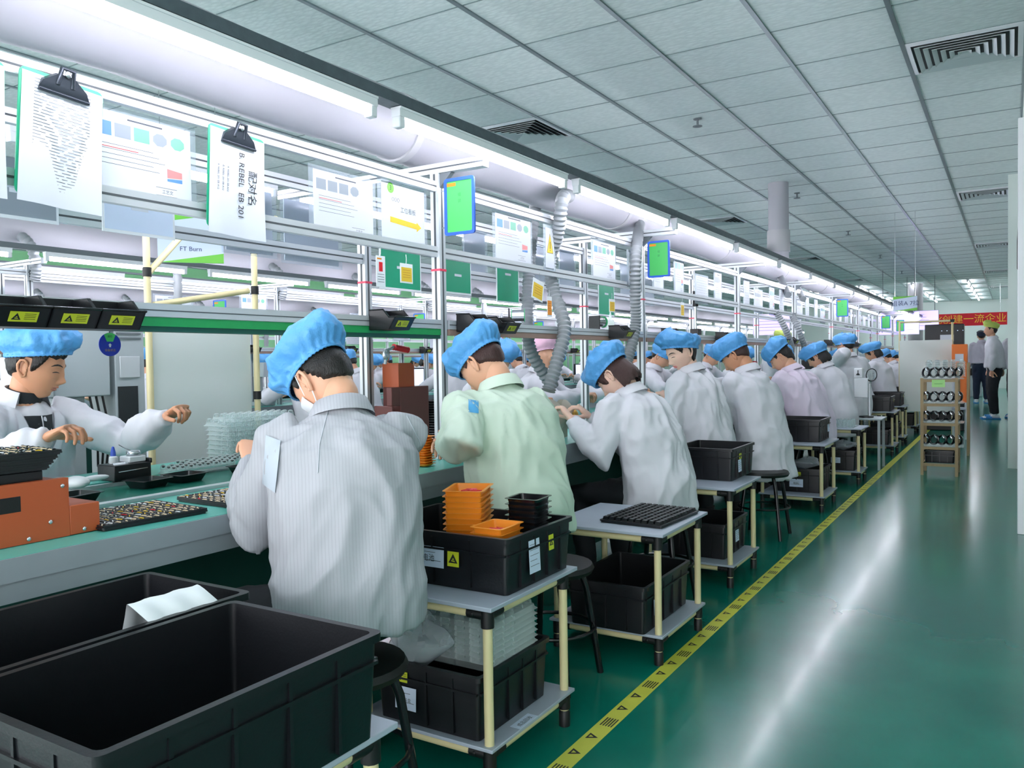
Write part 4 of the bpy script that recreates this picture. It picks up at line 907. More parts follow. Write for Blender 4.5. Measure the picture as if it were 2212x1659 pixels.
# small badges hanging from the paper rail
def badge(loc,w,h,m,lab,rot=0,photo=False):
    t=thing('name_badge' if photo else 'hang_tag',lab,'badge' if photo else 'tag',loc); t.rotation_euler=(R(rot),0,0)
    f=MB(); f.box(0,.0015,-w/2,w/2,-h,0); f.m=1
    if photo: f.box(.0015,.002,-w*.2,w*.2,-h*.5,-h*.2); f.m=2; [f.box(.0015,.002,-w*.35,w*.35,-h*(.6+.08*i),-h*(.585+.08*i)) for i in range(4)]; f.m=3; f.box(.0015,.002,-w*.4,w*.1,-h*.12,-h*.07)
    else: f.m=3; f.box(.0015,.002,-w*.42,w*.42,-h*.92,-h*.2); f.m=1; [f.box(.002,.0024,-w*.3,w*.3,-h*(.35+.12*i),-h*(.335+.12*i)) for i in range(4)]
    f.obj('card',[MATS['white_plastic'],MATS['red_part'] if photo else MATS['orange_bake'],MATS['grey_ink'],MATS[m]],t)
    f=MB(); f.path([(0,0,-.004),(.002,0,.02),(0,0,.035)],.0015,6); f.obj('hook',MATS['steel'],t); return t
badge((-1.985,2.32,1.545),.05,.115,'orange_plastic','white photo name badge hanging from the rail left of the first post',photo=True)
badge((-1.985,2.47,1.530),.075,.075,'yellow_part','orange and yellow tag hanging just left of the first post')
badge((-1.985,3.50,1.545),.11,.10,'yellow_part','large yellow tag hanging tilted beside the middle hose',rot=-12)
badge((-1.982,3.60,1.47),.05,.10,'orange_plastic','small orange tag hanging below the yellow one')
badge((-1.985,4.36,1.50),.08,.075,'yellow_part','yellow tag hanging in front of the right thick hose')
badge((-1.985,5.55,1.545),.07,.10,'yellow_part','white tag with an orange panel above the standing woman')
# corrugated hoses
def hose(pts,r,lab,n=60,m='hose'):
    P_=[V(p) for p in pts]; out=[]
    for i in range(n):   # Catmull-Rom
        t=i/(n-1)*(len(P_)-1); k=min(int(t),len(P_)-2); u=t-k; a=P_[max(k-1,0)];b=P_[k];c=P_[k+1];d=P_[min(k+2,len(P_)-1)]
        out.append(.5*((2*b)+(c-a)*u+(2*a-5*b+4*c-d)*u*u+(3*b-a-3*c+d)*u**3))
    rs=[r*(1.0 if i%2 else .80) for i in range(n)]
    f=MB(); f.path(out,rs,20); tag(f.obj('exhaust_hose',MATS[m],ang=40),lab,'hose')
hose([(-2.03,3.92,2.03),(-1.93,3.66,1.96),(-1.97,3.68,1.80),(-2.04,3.72,1.66),(-2.02,3.72,1.5),(-1.93,3.66,1.32),(-1.93,3.58,1.15),(-1.95,3.52,1.0)],.036,'thick grey corrugated hose dropping from the duct between the second and third workers',110)
hose([(-2.28,4.0,2.03),(-2.27,3.92,1.80),(-2.25,3.86,1.6),(-2.24,3.82,1.4),(-2.22,3.82,1.2),(-2.16,3.95,1.0)],.036,'pale corrugated hose behind the yellow tag, bending down behind the bin',100)
hose([(-2.05,4.95,2.02),(-1.94,4.62,1.80),(-1.94,4.60,1.55),(-1.95,4.62,1.35),(-1.96,4.52,1.15),(-1.98,4.46,1.03)],.036,'thick grey corrugated hose just before the second post',100)
hose([(-2.1,8.9,2.0),(-1.95,8.6,1.78)],.035,'short corrugated hose end under the duct, nearer one',14)
hose([(-2.1,9.6,2.0),(-1.95,9.3,1.78)],.035,'short corrugated hose end under the duct, farther one',14)
hose([(-2.0,8.3,1.6),(-1.92,8.35,1.42),(-1.9,8.5,1.25)],.035,'pale corrugated hose above the pale pink coat worker, left one',40)
hose([(-2.0,9.0,1.6),(-1.92,8.95,1.42),(-1.88,9.1,1.22)],.035,'pale corrugated hose above the pale pink coat worker, right one',40)
# ---------------------------------------------------------------- things on the shelves and benches
def spool(loc,lab,rz=0):
    t=thing('solder_spool_holder',lab,'spool holder',loc,rz)
    f=MB(); f.box(-.045,.045,-.035,-.028,0,.085); f.box(-.045,.045,-.035,.05,0,.004); f.obj('bracket',MATS['black_plastic'],t,bevel=.003)
    f=MB(); f.M=Matrix.Translation((0,.01,.05))@Matrix.Rotation(PI/2,4,'X'); f.lathe([(.034,-.035),(.034,-.032),(.026,-.032),(.026,.028),(.034,.028),(.034,.031),(.0,.031)],24); f.obj('spool',MATS['spool_green'],t)
    f=MB(); f.M=Matrix.Translation((0,.01,.05))@Matrix.Rotation(PI/2,4,'X'); f.lathe([(.0275,-.031),(.0275,.027)],24); f.obj('wire',MATS['steel'],t); return t
mat('spool_green','#2fae6a',.35)
spool((-2.06,3.40,1.32),'black bracket with a green wire spool on the shelf above the second worker',R(-60))
spool((-2.06,4.33,1.32),'black bracket with a green wire spool beside the white squeeze bottle',R(-20))
f=MB(); f.lathe([(.022,0),(.024,.004),(.024,.055),(.018,.068),(.009,.075),(.008,.085),(.003,.12),(.002,.125)],20,(0,0,0)); tag(f.obj('squeeze_bottle',MATS['bottle_white'] if 'bottle_white' in MATS else mat('bottle_white','#e4f0ea',.35),loc=(-2.06,4.50,1.32)),'white squeeze bottle with a pointed nozzle on the shelf','bottle')
f=MB(); f.lathe([(.03,0),(.034,.03),(.034,.034),(.028,.03),(.0,.006)],20); tag(f.obj('white_dish',MATS['white_plastic'],loc=(-2.02,3.80,1.32)),'small white dish on the shelf behind the hose','dish')
# pipe stand with white panel behind the man
t=thing('panel_stand','cream pipe stand carrying a large white panel behind the man','stand',(-3.22,2.2,0)); 
f=MB(); f.box(-.006,.006,.015,.565,.30,1.36); f.obj('white_panel',MATS['board_white'],t)
for y,zt in ((.0,1.74),(.59,1.86)):
    f=MB(); f.tube((.02,y,0),(.02,y,zt),.015,16); p=f.obj('upright',MATS['pipe_cream'],t)
    for z in ((1.0,1.52,1.72) if y>.1 else (1.56,)): f=MB(); f.tube((.02,y,z-.02),(.02,y,z+.02),.019,14); f.obj('joint',MATS['black_rubber'],p)
f=MB(); f.tube((.02,.03,1.42),(.02,.55,1.515),.014,14); f.obj('brace',MATS['pipe_cream'],t)
f=MB(); f.tube((.02,.01,1.56),(.02,.17,1.73),.014,14); f.obj('brace',MATS['pipe_cream'],t)
f=MB(); f.tube((.02,.60,1.72),(.02,.74,1.90),.014,14); f.obj('brace',MATS['pipe_cream'],t)
# hanging work lamp
t=thing('work_lamp','small metal-hooded lamp behind the second clipboard','lamp',(-3.0,3.0,1.77)); f=MB(); f.M=Matrix.Rotation(R(20),4,'X'); f.loft([rr(.05,.16,.03,.02),rr(.07,.19,.04,0),rr(.06,.18,.035,-.012),rr(.04,.15,.03,0)]); f.obj('hood',MATS['steel'],t)
f=MB(); f.tube((0,-.05,.02),(.07,-.02,.228),.006,8); f.obj('bracket',MATS['alu_dark'],t)
# blue disk sign under the shelf
t=thing('status_disc','round dark blue disc sign with a green sector hanging under the shelf','sign',(-2.37,1.495,1.262)); f=MB(); f.m=0
f.poly([(0,.036*math.cos(2*PI*k/36),-.042+.036*math.sin(2*PI*k/36)) for k in range(36)],.002,(1,0,0)); f.m=1
f.poly([(.0022,-.010,-.033),(.0022,.010,-.033),(.0022,.019,-.0115),(.0022,.007,-.0065),(.0022,-.007,-.0065),(.0022,-.019,-.0115)]); f.m=2; f.poly([(.0022,-.003,-.05),(.0022,.003,-.05),(.0022,.003,-.044),(.0022,.006,-.044),(.0022,0,-.038),(.0022,-.006,-.044),(.0022,-.003,-.044)])
add_text(f,'运行',.008,FR((.0025,0,-.017),(0,1,0),(1,0,0)),3); add_text(f,'设备状态',.009,FR((.0025,0,-.060),(0,1,0),(1,0,0)),4); f.obj('disc',[MATS['sign_blue'],MATS['green_sheet'],MATS['white_plastic'],MATS['panel_dark'],MATS['gold']],t); f=MB(); f.path([(0,0,-.006),(0,0,.012)],.0012,6); f.obj('cord',MATS['black_rubber'],t)
# machine cabinet behind
def cabinet(loc,lab,rz=0):
    t=thing('control_cabinet',lab,'machine',loc,rz)
    f=MB(); f.box(-.12,.10,-.14,.12,1.02,1.42); f.obj('housing',MATS['machine_grey'],t,bevel=.006)
    f=MB(); f.box(-.12,.06,-.10,.02,0,1.02); f.obj('column',MATS['machine_grey'],t,bevel=.004)
    f=MB(); f.box(-.12,.09,.15,.30,0,1.45); f.obj('rear_housing',MATS['machine_grey'],t,bevel=.004)
    f=MB(); f.box(.09,.10,.17,.27,1.10,1.20); f.obj('hatch',MATS['alu'],t,bevel=.002); f=MB(); f.box(.088,.094,.16,.26,.72,1.06); f.obj('opening',MATS['grille_dark'],t)
    for i in range(6): f=MB(); f.box(.088,.098,.16,.28,1.28+.022*i,1.288+.022*i); f.obj('vent_slat',MATS['alu_dark'],t)
    for i in range(3): f=MB(); f.path([(.08,.03+.03*i,1.02),(.10,.05+.03*i,.85),(.08,.06+.02*i,.7)],.005,6); f.obj('cable',MATS['black_rubber'],t)
    for i,m in enumerate(('yellow_part','white_plastic','white_plastic')): f=MB(); f.box(.094,.104,.18+.02*i,.21+.02*i,.80-.06*i,.86-.06*i); f.obj('connector',MATS[m],t)
    return t
cabinet((-3.62,2.10,0),'grey control cabinet standing left of the white panel')
t=thing('test_instrument','white instrument with a blue dial and red button left of the cabinet','instrument',(-3.5,1.83,.758)); f=MB(); f.box(-.08,.06,-.06,.06,.12,.44); f.box(-.05,.05,-.04,.04,0,.12); f.obj('housing',MATS['white_plastic'],t,bevel=.006); f=MB(); f.box(.06,.066,.0,.055,.30,.355); f.obj('dial_plate',MATS['navy'],t); f=MB(); f.ell((.068,.028,.328),(.004,.020,.020),16,8); f.obj('dial',MATS['photo_blue'],t); f=MB(); f.box(.06,.068,-.02,.03,.40,.42); f.obj('button',MATS['red_part'],t)
f=MB(); f.box(-.12,.12,-.10,.12,0,.758); tag(f.obj('instrument_stand',MATS['machine_grey'],loc=(-3.5,1.83,0),bevel=.005),'grey pedestal under the white instrument','stand')
# things on the far worktop of the near bench
t=thing('tool_holder','black tool holder with a white block and film on the far worktop','tool holder',(-2.66,1.72,.758)); f=MB(); f.box(-.05,.05,-.07,.07,0,.055); f.box(-.05,.05,.066,.075,.05,.068); f.obj('box',MATS['black_plastic'],t,bevel=.003)
f=MB(); f.poly([(.052,-.055,.03),(.052,.055,.034),(.02,.06,.060),(.015,-.055,.060)],.001,(1,0,.6)); f.obj('film',MATS['steel'],t)
f=MB(); f.box(-.03,.03,.0,.065,.056,.078); f.obj('white_block',MATS['white_plastic'],t,bevel=.004)
t=thing('glue_bottle','small white bottle with a blue conical cap beside the metal tin','bottle',(-2.67,1.685,.814)); f=MB(); f.lathe([(.013,0),(.014,.002),(.014,.022),(.009,.027)],16); f.obj('body',MATS['white_plastic'],t); f=MB(); f.lathe([(.0095,.024),(.0085,.04),(.004,.058),(.001,.06)],16); f.obj('cap',MATS['machine_blue'],t)
t=thing('metal_tin','oval metal tin with tweezers lying on the white block','tin',(-2.66,1.755,.837)); f=MB(); f.lathe([(.022,0),(.024,.003),(.024,.013),(.022,.016),(0,.016)],20); f.obj('body',MATS['steel'],t); f=MB(); f.path([(0,-.01,.018),(.0,-.03,.026),(.0,-.055,.042)],.0016,6); f.obj('tweezers',MATS['steel'],t)
def black_dish(loc,rz,lab):
    t=thing('parts_dish',lab,'dish',loc,rz); f=MB(); f.loft([rr(.040,.045,.01,0),rr(.052,.057,.012,.026),rr(.058,.063,.012,.026),rr(.058,.063,.012,.028),rr(.050,.055,.012,.028),rr(.036,.041,.01,.003)]); f.obj('dish',MATS['black_gloss'],t,ang=25); return t
for x,y,rz,l in ((-2.50,1.70,8,'black parts dish in the middle of the conveyor, left one'),(-2.50,1.845,4,'black parts dish in the middle of the conveyor, right one'),(-2.47,2.10,5,'black parts dish under the clear trays, left one'),(-2.47,2.25,5,'black parts dish under the clear trays, right one'),(-2.42,1.40,10,'black parts dish behind the orange fixture step')): black_dish((x,y,.7425),R(rz),l)
def clear_tray2(loc,rz,lab,nx=9,ny=4,parts=True,W=.13,L=.33):
    t=blister(L,W,.016,nx,ny,lab,.0125); t.location=loc; t.rotation_euler=(0,0,rz)
    if parts:
        f=MB(); 
        for i in range(nx):
            for j in range(ny): f.ell((-L/2+L*(i+.5)/nx,-W/2+W*(j+.5)/ny,.026),(.006,.006,.006),8,6)
        f.obj('earbuds',[MATS['black_gloss']],t,kind='stuff')
    return t
clear_tray2((-2.66,2.12,.759),R(86),'long clear tray of dark earbuds in front of the clear tray pile')
clear_tray2((-2.60,1.98,.759),R(86),'lower clear tray of dark earbuds near the black dishes',8,3,W=.10,L=.28)
ct=clear_tray2((-2.83,2.42,.759),R(88),'clear plastic tray, bottommost of the pile on the far worktop',8,4,False,W=.16,L=.34); ct['group']='clear tray pile on the bench'
for i in range(1,9): dup(ct,(-2.83+random.uniform(-.004,.004),2.42+random.uniform(-.006,.006)+(.03 if i==8 else 0),  .759+.0195*i),R(88+random.uniform(-1.5,1.5)),f"clear plastic tray, {'topmost' if i==8 else ORD[i]+' from the bottom'} of the pile on the far worktop",'clear tray pile on the bench')
f=MB(); f.ell((0,0,.02),(.05,.035,.02),16,10); f.ell((.02,.05,.028),(.012,.05,.010),12,8); f.ell((-.01,-.05,.03),(.014,.04,.012),12,8); tag(f.obj('headphones',MATS['white_plastic'],loc=(-2.58,1.50,.76)),'white headphone shell lying on the far worktop by the man','headphones')
# headphone held by the man is built with him
# red-handled clamp and brown fixtures behind the first post
t=thing('toggle_press','brown fixture with a red ribbed handle behind the first post','fixture',(-2.312,2.82,.744))
f=MB(); f.box(-.05,.05,-.06,.14,.0,.30); f.obj('lower_block',MATS['brown_bake'],t,bevel=.003); f=MB(); f.box(.02,.05,-.12,-.06,.22,.30); f.box(-.05,.05,-.12,-.11,.0,.22); f.obj('bracket',MATS['brown_bake'],t,bevel=.003)
f=MB(); f.loft([[(x,y,z) for y,z in ((-.06,.30),(.05,.30),(.05,.39),(.03,.405),(-.06,.405))] for x in (-.05,.04)]); f.obj('upper_block',MATS['orange_bake'],t)
f=MB(); f.path([(0,-.04+.008*i,.475-.001*i) for i in range(13)],[.012 if i%2 else .0145 for i in range(13)],12); f.obj('handle',MATS['red_part'],t); f=MB(); f.path([(0,-.10,.40),(0,-.09,.46),(0,-.04,.475)],.008,8); f.ell((0,-.09,.44),(.014,.02,.03),10,8); f.obj('lever',MATS['steel'],t)
# stacks of black trays behind the second post area and orange tray stack by the second worker
def tray_pile(loc,n,W,L,lab,grp,m='black_plastic',pitch=.012):
    a=small_tray(W,L,.008,m,lab%'bottommost'); a.location=loc; a['group']=grp
    for i in range(1,n): dup(a,(loc[0]+random.uniform(-.003,.003),loc[1]+random.uniform(-.003,.003),loc[2]+pitch*i),R(random.uniform(-1.5,1.5)),lab%('topmost' if i==n-1 else (ORD[i] if i<20 else 'upper')+' from the bottom'),grp)
tray_pile((-2.33,3.16,.755),18,.22,.20,'black flat tray, %s of the pile behind the first post','black tray pile left of the post')
tray_pile((-2.30,3.42,.755),18,.22,.22,'black flat tray, %s of the pile right of the first post','black tray pile right of the post')
tray_pile((-1.93,2.47,.755),12,.10,.07,'orange small tray, %s of the stack between the first two workers','orange tray stack on the bench','orange_plastic',.0095)
# grey lens machine before the bob-haired worker
t=thing('grinding_machine','beige-grey rounded machine on the bench in front of the bob-haired worker','machine',(-2.02,3.62,.755)); f=MB(); f.ell((0,0,.10),(.09,.12,.10),24,14); f.box(-.07,.07,-.10,.10,0,.08); f.obj('housing',MATS['beige'] if 'beige' in MATS else mat('beige','#b5ad9c',.5),t,bevel=.004)
f=MB(); f.M=Matrix.Translation((.06,.10,.13))@Matrix.Rotation(R(70),4,'Y'); f.lathe([(.0,-.03),(.06,-.03),(.07,-.01),(.06,.015),(.03,.03),(0,.03)],24); f.obj('hood',MATS['beige'],t); f=MB(); f.M=Matrix.Translation((.10,.12,.11)); f.ell((0,0,0),(.02,.02,.03),12,8); f.obj('chuck',MATS['gold'],t)
# vertical cylinder press above the third and fourth workers
t=thing('pneumatic_press','tall grey pneumatic cylinder press between the standing workers','press',(-2.11,6.2,.753)); f=MB(); f.lathe([(.05,.0),(.05,.02),(.045,.02),(.045,.52)],20); f.obj('cylinder',MATS['alu'],t); f=MB(); f.cb((0,0,.55),(.14,.14,.05)); f.cb((0,0,.60),(.07,.07,.05)); f.cb((0,0,.30),(.11,.11,.06)); f.obj('clamp_block',MATS['black_plastic'],t,bevel=.004); f=MB(); f.tube((0,0,.6),(0,0,1.0),.010,10); f.obj('rod',MATS['steel'],t); f=MB(); f.lathe([(.022,.80),(.022,.92)],14); f.obj('sleeve',MATS['black_plastic'],t)
# orange parts rack in front of the pink coat worker
t=thing('parts_rack','orange-red parts rack with white clips before the worker in the pink coat','rack',(-2.10,7.6,.753)); f=MB(); f.box(-.07,.07,-.30,.30,0,.22); f.obj('body',MATS['orange_bake'],t,bevel=.004)
for i in range(4): f=MB(); f.box(.07,.085,-.26+.15*i,-.20+.15*i,.10,.33); f.obj('clip',MATS['white_plastic'],t,bevel=.003); f=MB(); f.box(-.03,.03,-.26+.15*i,-.19+.15*i,.22,.36); f.obj('holder',MATS['red_part'],t,bevel=.003)
# clear cups on the fifth table
def cups(loc,lab):
    t=thing('cup_tray',lab,'clear tray',loc); f=MB()
    for i in range(4):
        for j in range(5): f.lathe([(.018,0),(.022,.06),(.021,.06),(.017,.003)],10,(-.09+.06*i,-.12+.06*j,.004))
    f.obj('cups',MATS['clear_plastic'],t,kind='stuff'); f=MB(); f.box(-.13,.13,-.16,.16,0,.004); f.obj('base',MATS['clear_plastic'],t); return t
cups((-1.34,7.95,.5),'clear plastic cups standing on a side table behind the pale pink coat')
# grey bench press with white head
t=thing('bench_press_stand','grey pedestal table with a white drill-press head and round magnifier','press',(-1.27,9.0,0)); f=MB(); f.box(-.17,.17,-.2,.2,.50,.515); f.obj('tabletop',MATS['machine_grey'],t,bevel=.003)
for sx in (-1,1):
    for sy in (-1,1): f=MB(); f.box(sx*.14-.012,sx*.14+.012,sy*.17-.012,sy*.17+.012,0,.50); f.obj('leg',MATS['machine_grey'],t)
f=MB(); f.lathe([(.07,.515),(.07,.53),(.02,.535)],20); f.obj('base',MATS['black_plastic'],t); f=MB(); f.tube((.03,0,.52),(.03,0,.86),.016,12); f.obj('column',MATS['alu'],t); f=MB(); f.box(-.11,.02,-.05,.05,.72,.92); f.box(-.11,-.03,-.05,.05,.92,1.02); f.obj('head',MATS['white_plastic'],t,bevel=.006); f=MB(); f.lathe([(.016,.95),(.016,.96),(.004,.97),(.004,1.0)],12,(-.07,-.055,0)); f.obj('plunger',MATS['black_plastic'],t); f=MB(); f.M=Matrix.Translation((.05,0,.95))@Matrix.Rotation(R(75),4,'X'); f.path([(.05*math.cos(2*PI*k/24),.065*math.sin(2*PI*k/24),0) for k in range(25)],.005,8); f.obj('ring',MATS['black_plastic'],t); f=MB(); f.M=Matrix.Translation((.05,0,.95))@Matrix.Rotation(R(75),4,'X'); f.lathe([(.049,-.002),(.049,.002)],24); f.obj('lens',MATS['clear_plastic'],t)
# wooden rack of watches in the aisle
t=thing('wooden_rack','narrow wooden rack with trays of black watches standing in the aisle','rack',(-.585,8.83,0)); rw,rl,rh=.145,.17,.925
for sx in (-1,1):
    for sy in (-1,1): f=MB(); f.box(sx*rw-.013,sx*rw+.013,sy*rl-.013,sy*rl+.013,0,rh); f.obj('post',MATS['wood'],t)
for z in (.10,.26,.485,.67,.90):
    for s in (-1,1): f=MB(); f.box(-rw+.013,rw-.013,s*rl-.009,s*rl+.009,z-.012,z+.014); f.obj('crossbar',MATS['wood'],t); f=MB(); f.box(s*rw-.009,s*rw+.009,-rl+.013,rl-.013,z-.012,z+.014); f.obj('side_bar',MATS['wood'],t)
f=MB(); f.box(-.06,.05,-rl-.016,-rl-.013,.84,.91); f.m=1; f.box(-.04,.03,-rl-.0165,-rl-.016,.87,.873); f.obj('green_note',[MATS['green_note'] if 'green_note' in MATS else mat('green_note','#a8e08a',.6),MATS['dim_green']],t)
for z in (.42,.66):
    pass
for li,(z,nm) in enumerate(((.275,'lower'),(.50,'middle'),(.685,'upper'),(.915,'top'))):
    dx=.02 if li<3 else .0
    T_=thing('display_tray',f'clear tray on the {nm} level of the wooden rack','clear tray',(-.565,8.80,z)); f=MB(); f.box(-.18,.18,-.15,.15,0,.004); f.box(-.18,.18,-.152,-.149,0,.03); f.obj('base',MATS['clear_plastic'],T_)
    for i in range(5):
        w=thing('wristwatch',f'black wristwatch, {ORD[i]} from the left on the {nm} level of the wooden rack','watch',(-.70+.068*i,8.72,z+.014)); w['group']='watches on the wooden rack'; w.scale=(1.7,)*3; w.rotation_euler=(0,0,R(52+7*((i*3)%4)))
        f=MB(); f.M=Matrix.Translation((0,0,.028))@Matrix.Rotation(R(25),4,'X')@Matrix.Rotation(PI/2,4,'Y'); n=16; f.path([(.026*math.cos(2*PI*k/n),.022*math.sin(2*PI*k/n),0) for k in range(n+1)],.006,8,rz=1.0); f.obj('strap',MATS['black_gloss'],w)
        f=MB(); f.M=Matrix.Translation((0,-.012,.045))@Matrix.Rotation(R(50),4,'X'); f.lathe([(.014,-.004),(.016,0),(.014,.004),(0,.004)],14); f.obj('case',MATS['steel'],w)

for s in (-1,1): pass
crate(.26,.24,.12,'black crate at the foot of the wooden rack',(-.585,8.83,.114))
for i in range(8):
    a=blister(.345,.13,.016,5,2,f"clear blister tray, {'topmost' if i==7 else ORD[i]+' from the bottom'} of the pile on the wooden rack",.022); a.location=(-.55,8.93,.935+.0185*i); a['group']='clear tray pile on the wooden rack'
# ---------------------------------------------------------------- the workers
def wl(loc,rz,p,s=1):
    "world point into a person's own frame"
    d=V(p)-V(loc); c,s_=math.cos(rz),math.sin(rz); return V((d.x*c+d.y*s_,-d.x*s_+d.y*c,d.z))/s
def worker(label,loc,deg,handsw=None,**k):
    rz=R(deg); 
    if handsw: k['hands']=[wl(loc,rz,p,k.get('scale',1)) for p in handsw]
    return person('person',label,loc,rz,**k)
L1='seated person seen from behind nearest the camera, grey-white striped coat, puffy blue cap'
L2='seated person in a pale green coat with a round sleeve badge, beside the first post'
LM='man behind the bench in an open white coat over a dark zip sweater, reaching out'
DN=[(-.2,-.35,-1),(.2,-.35,-1)]
W1=worker(L1,(-1.41,1.505,0),48,legyaw=38,handsw=[(-1.84,1.58,.87),(-1.80,1.95,.90)],hint=[(-.18,-.3,-1),(-.1,-.2,-1)],seat=.49,lean=17,twist=-4,head=(46,-36,-4),res=1.5,mask=True,coat='grey_coat',hem=.06,width=.98,armr=1.0,cap=dict(puff=1.15,tilt=0,back=.6,fr=.030,bk=.035,amp=1.2),seed=1,hunch=.02,scale=.95)
W2=worker(L2,(-1.50,2.49,0),62,legyaw=20,handsw=[(-1.73,2.37,.86),(-1.86,2.70,.88)],hint=[(-.55,-.45,-1),(.2,-.35,-1)],seat=.50,lean=17,head=(46,-25,0),res=1.5,coat='green_coat',hair='tied',haircol='brown_hair',cap=dict(puff=1.0,back=.4,fr=.03,bk=.02),seed=2,width=1.0,scale=.97,hem=.05)
W3=worker('person with brown bob hair under a blue cap, bending over the beige machine',(-1.45,3.70,0),76,handsw=[(-1.80,3.48,.86),(-1.82,3.72,.86)],hint=[(-.6,.0,-1),(.3,-.2,-1)],seat=.45,lean=21,head=(46,-14,0),res=1.5,coat='white_coat_b',hair='bob',haircol='brown_hair',cap=dict(puff=1.0,back=.2,fr=.03,bk=.04),seed=3,skin='skin_pale',width=1.05,scale=.96)
W4=worker('woman with dark hair turning her face down to the left, blue cap set back',(-1.60,4.90,0),80,handsw=[(-1.90,4.85,.88),(-1.90,5.1,.88)],hint=DN,seat=.48,lean=13,head=(22,-62,4),res=1.5,coat='white_coat_b',hair='long',cap=dict(puff=.9,back=.5,fr=.072,bk=-.02,flat=.4),seed=4,skin='skin_pale',lips='lip_red',scale=1.0,hem=.05)
W5=worker('person in a long white coat reaching over a black stool, pearl earring',(-1.42,5.50,0),70,handsw=[(-1.80,5.6,.84),(-1.80,5.85,.84)],hint=DN,seat=.47,lean=14,head=(38,-18,0),res=1.0,coat='white_coat_b',hair='tied',haircol='brown_hair',cap=dict(puff=1.05,back=.2,fr=.035,bk=.015),seed=5,hem=.22,hem_flare=.04,skin='skin_tan')
W6=worker('person in a pale pink coat holding small parts, blue cap tilted high at the back',(-1.44,7.04,0),76,handsw=[(-1.80,7.05,.90),(-1.80,7.2,.90)],hint=DN,seat=.46,lean=18,head=(34,-16,0),res=1.0,coat='pink_coat',cap=dict(puff=1.0,back=-.3,fr=.020,bk=.07),seed=6,width=1.1)
W7=worker('seated person whose blue cap shows behind the worker in the pink coat',(-1.50,7.62,0),82,seat=.45,lean=22,head=(48,8,0),res=.6,coat='pink_coat',cap=dict(back=.4),seed=7)
W8=worker('person with black hair to the neck, blue cap, right behind the pink coat',(-1.46,8.55,0),72,seat=.46,lean=17,head=(36,-14,0),res=.8,coat='white_coat_b',hair='bob',cap=dict(back=.2),seed=8,hem=.2)
W9=worker('person seen from behind holding one hand to the neck, blue cap',(-1.50,9.7,0),52,hands=[V((-.10,.02,1.16)),V((.2,.35,.86))],seat=.54,lean=8,head=(12,-8,0),res=.8,coat='white_coat_b',cap=dict(back=.5),seed=9)
W10=worker('seated worker in a white coat just beyond the grey press stand',(-1.60,10.9,0),72,seat=.45,lean=24,head=(45,0,0),res=.6,coat='white_coat',cap=dict(back=.2),seed=10)
W11=worker('worker in profile facing left with a round blue cap, beyond the press stand',(-1.50,12.25,0),84,seat=.48,lean=10,head=(28,-8,0),res=.6,coat='white_coat_b',hair='bob',cap=dict(back=.5,fr=.05),seed=11)
for i,(y,s,l) in enumerate(((14.0,12,'worker directly behind the one in profile, only cap and back showing'),(15.2,13,'bent worker in a white coat before the white partition'),(16.4,14,'farthest bent worker of the near row in a white coat'))):
    worker(l,(-1.42,y,0),74,seat=.45,lean=24+4*i,head=(48,0,0),res=.5,coat='white_coat_b',cap=dict(back=.3),seed=s)
# man across the bench
MAN=worker(LM,(-3.09,1.57,0),-84,openc=True,handsw=[(-2.64,1.88,.965),(-2.60,1.42,.93)],hint=[(-.35,-.2,-1),(.6,-.5,-.8)],seat=.47,lean=7,twist=4,head=(14,-33,2),res=1.5,coat='white_coat_b',hair='fringe',cap=dict(puff=1.0,back=.7,fr=.074,bk=.015,flat=.4),seed=21,skin='skin_tan',width=1.06,scale=.97,armr=1.0,hcurl=[(55,60,35),(40,45,25)],palm=[(0,-.2,1),(0,0,1)],neckf=.1)
# people on the rear side of the main line, seen through the frame
FAR=[(-3.12,4.62,-80,(30,20,0),'blue_cap','short','worker across the line, blue cap showing right behind the second worker'),(-3.15,5.35,-70,(-8,40,0),'pink_cap','long','person with a pink head cloth tilting the head back behind the hoses'),(-3.10,6.35,-95,(35,-20,0),'blue_cap','short','worker across the line seen left of the bob-haired worker, blue cap'),(-3.12,7.6,-85,(35,0,0),'blue_cap','short','worker across the line between the second post and the standing woman'),(-3.12,9.2,-88,(35,10,0),'blue_cap','short','worker across the line behind the orange-red parts rack'),(-3.1,10.4,-85,(35,0,0),'blue_cap','short','worker across the line left of the pink-coated worker'),(-3.1,12.5,-90,(20,0,0),'green_cap','short','distant standing worker with a yellow-green cap across the line')]
for i,(x,y,d,h,c,hr,l) in enumerate(FAR): worker(l,(x,y,0),d,seat=.47 if i!=6 else .70,lean=12,head=h,res=.7,capm=c,hair=hr,coat='white_coat_b',seed=30+i)
worker('person at the far left edge, only blue cap and shoulder showing behind the man',(-3.72,1.36,0),100,seat=.50,lean=12,head=(30,0,0),res=.8,coat='white_coat',seed=44)
# standing people in the aisle
worker('standing man in profile, yellow-green cap, white jacket, black trousers, blue slippers',(-.27,16.6,0),97,stand=True,hands='down',lean=2,head=(-3,0,0),res=.9,capm='green_cap',cap=dict(puff=.8,flat=.5,fr=.07,bk=.03),coat='white_coat_b',hem=.02,seed=50,slip='slipper_blue',width=1.1,hem_flare=-.01)
worker('man walking away down the aisle in a navy cap, pale jacket and dark jeans',(-.60,21.8,0),8,stand=True,hands='down',lean=1,head=(2,0,0),res=.9,capm='navy_cap',cap=dict(puff=.4,flat=.6),coat='pink_coat',hem=.0,seed=51,slip='slipper_blue',trouser='navy_trousers',hem_flare=-.02)
worker('person with a blue cap and black trousers half hidden by the right wall edge',(.10,17.0,0),150,stand=True,hands='down',lean=4,head=(10,0,0),res=.7,coat='white_coat_b',hem=.05,seed=52,slip='slipper_blue')
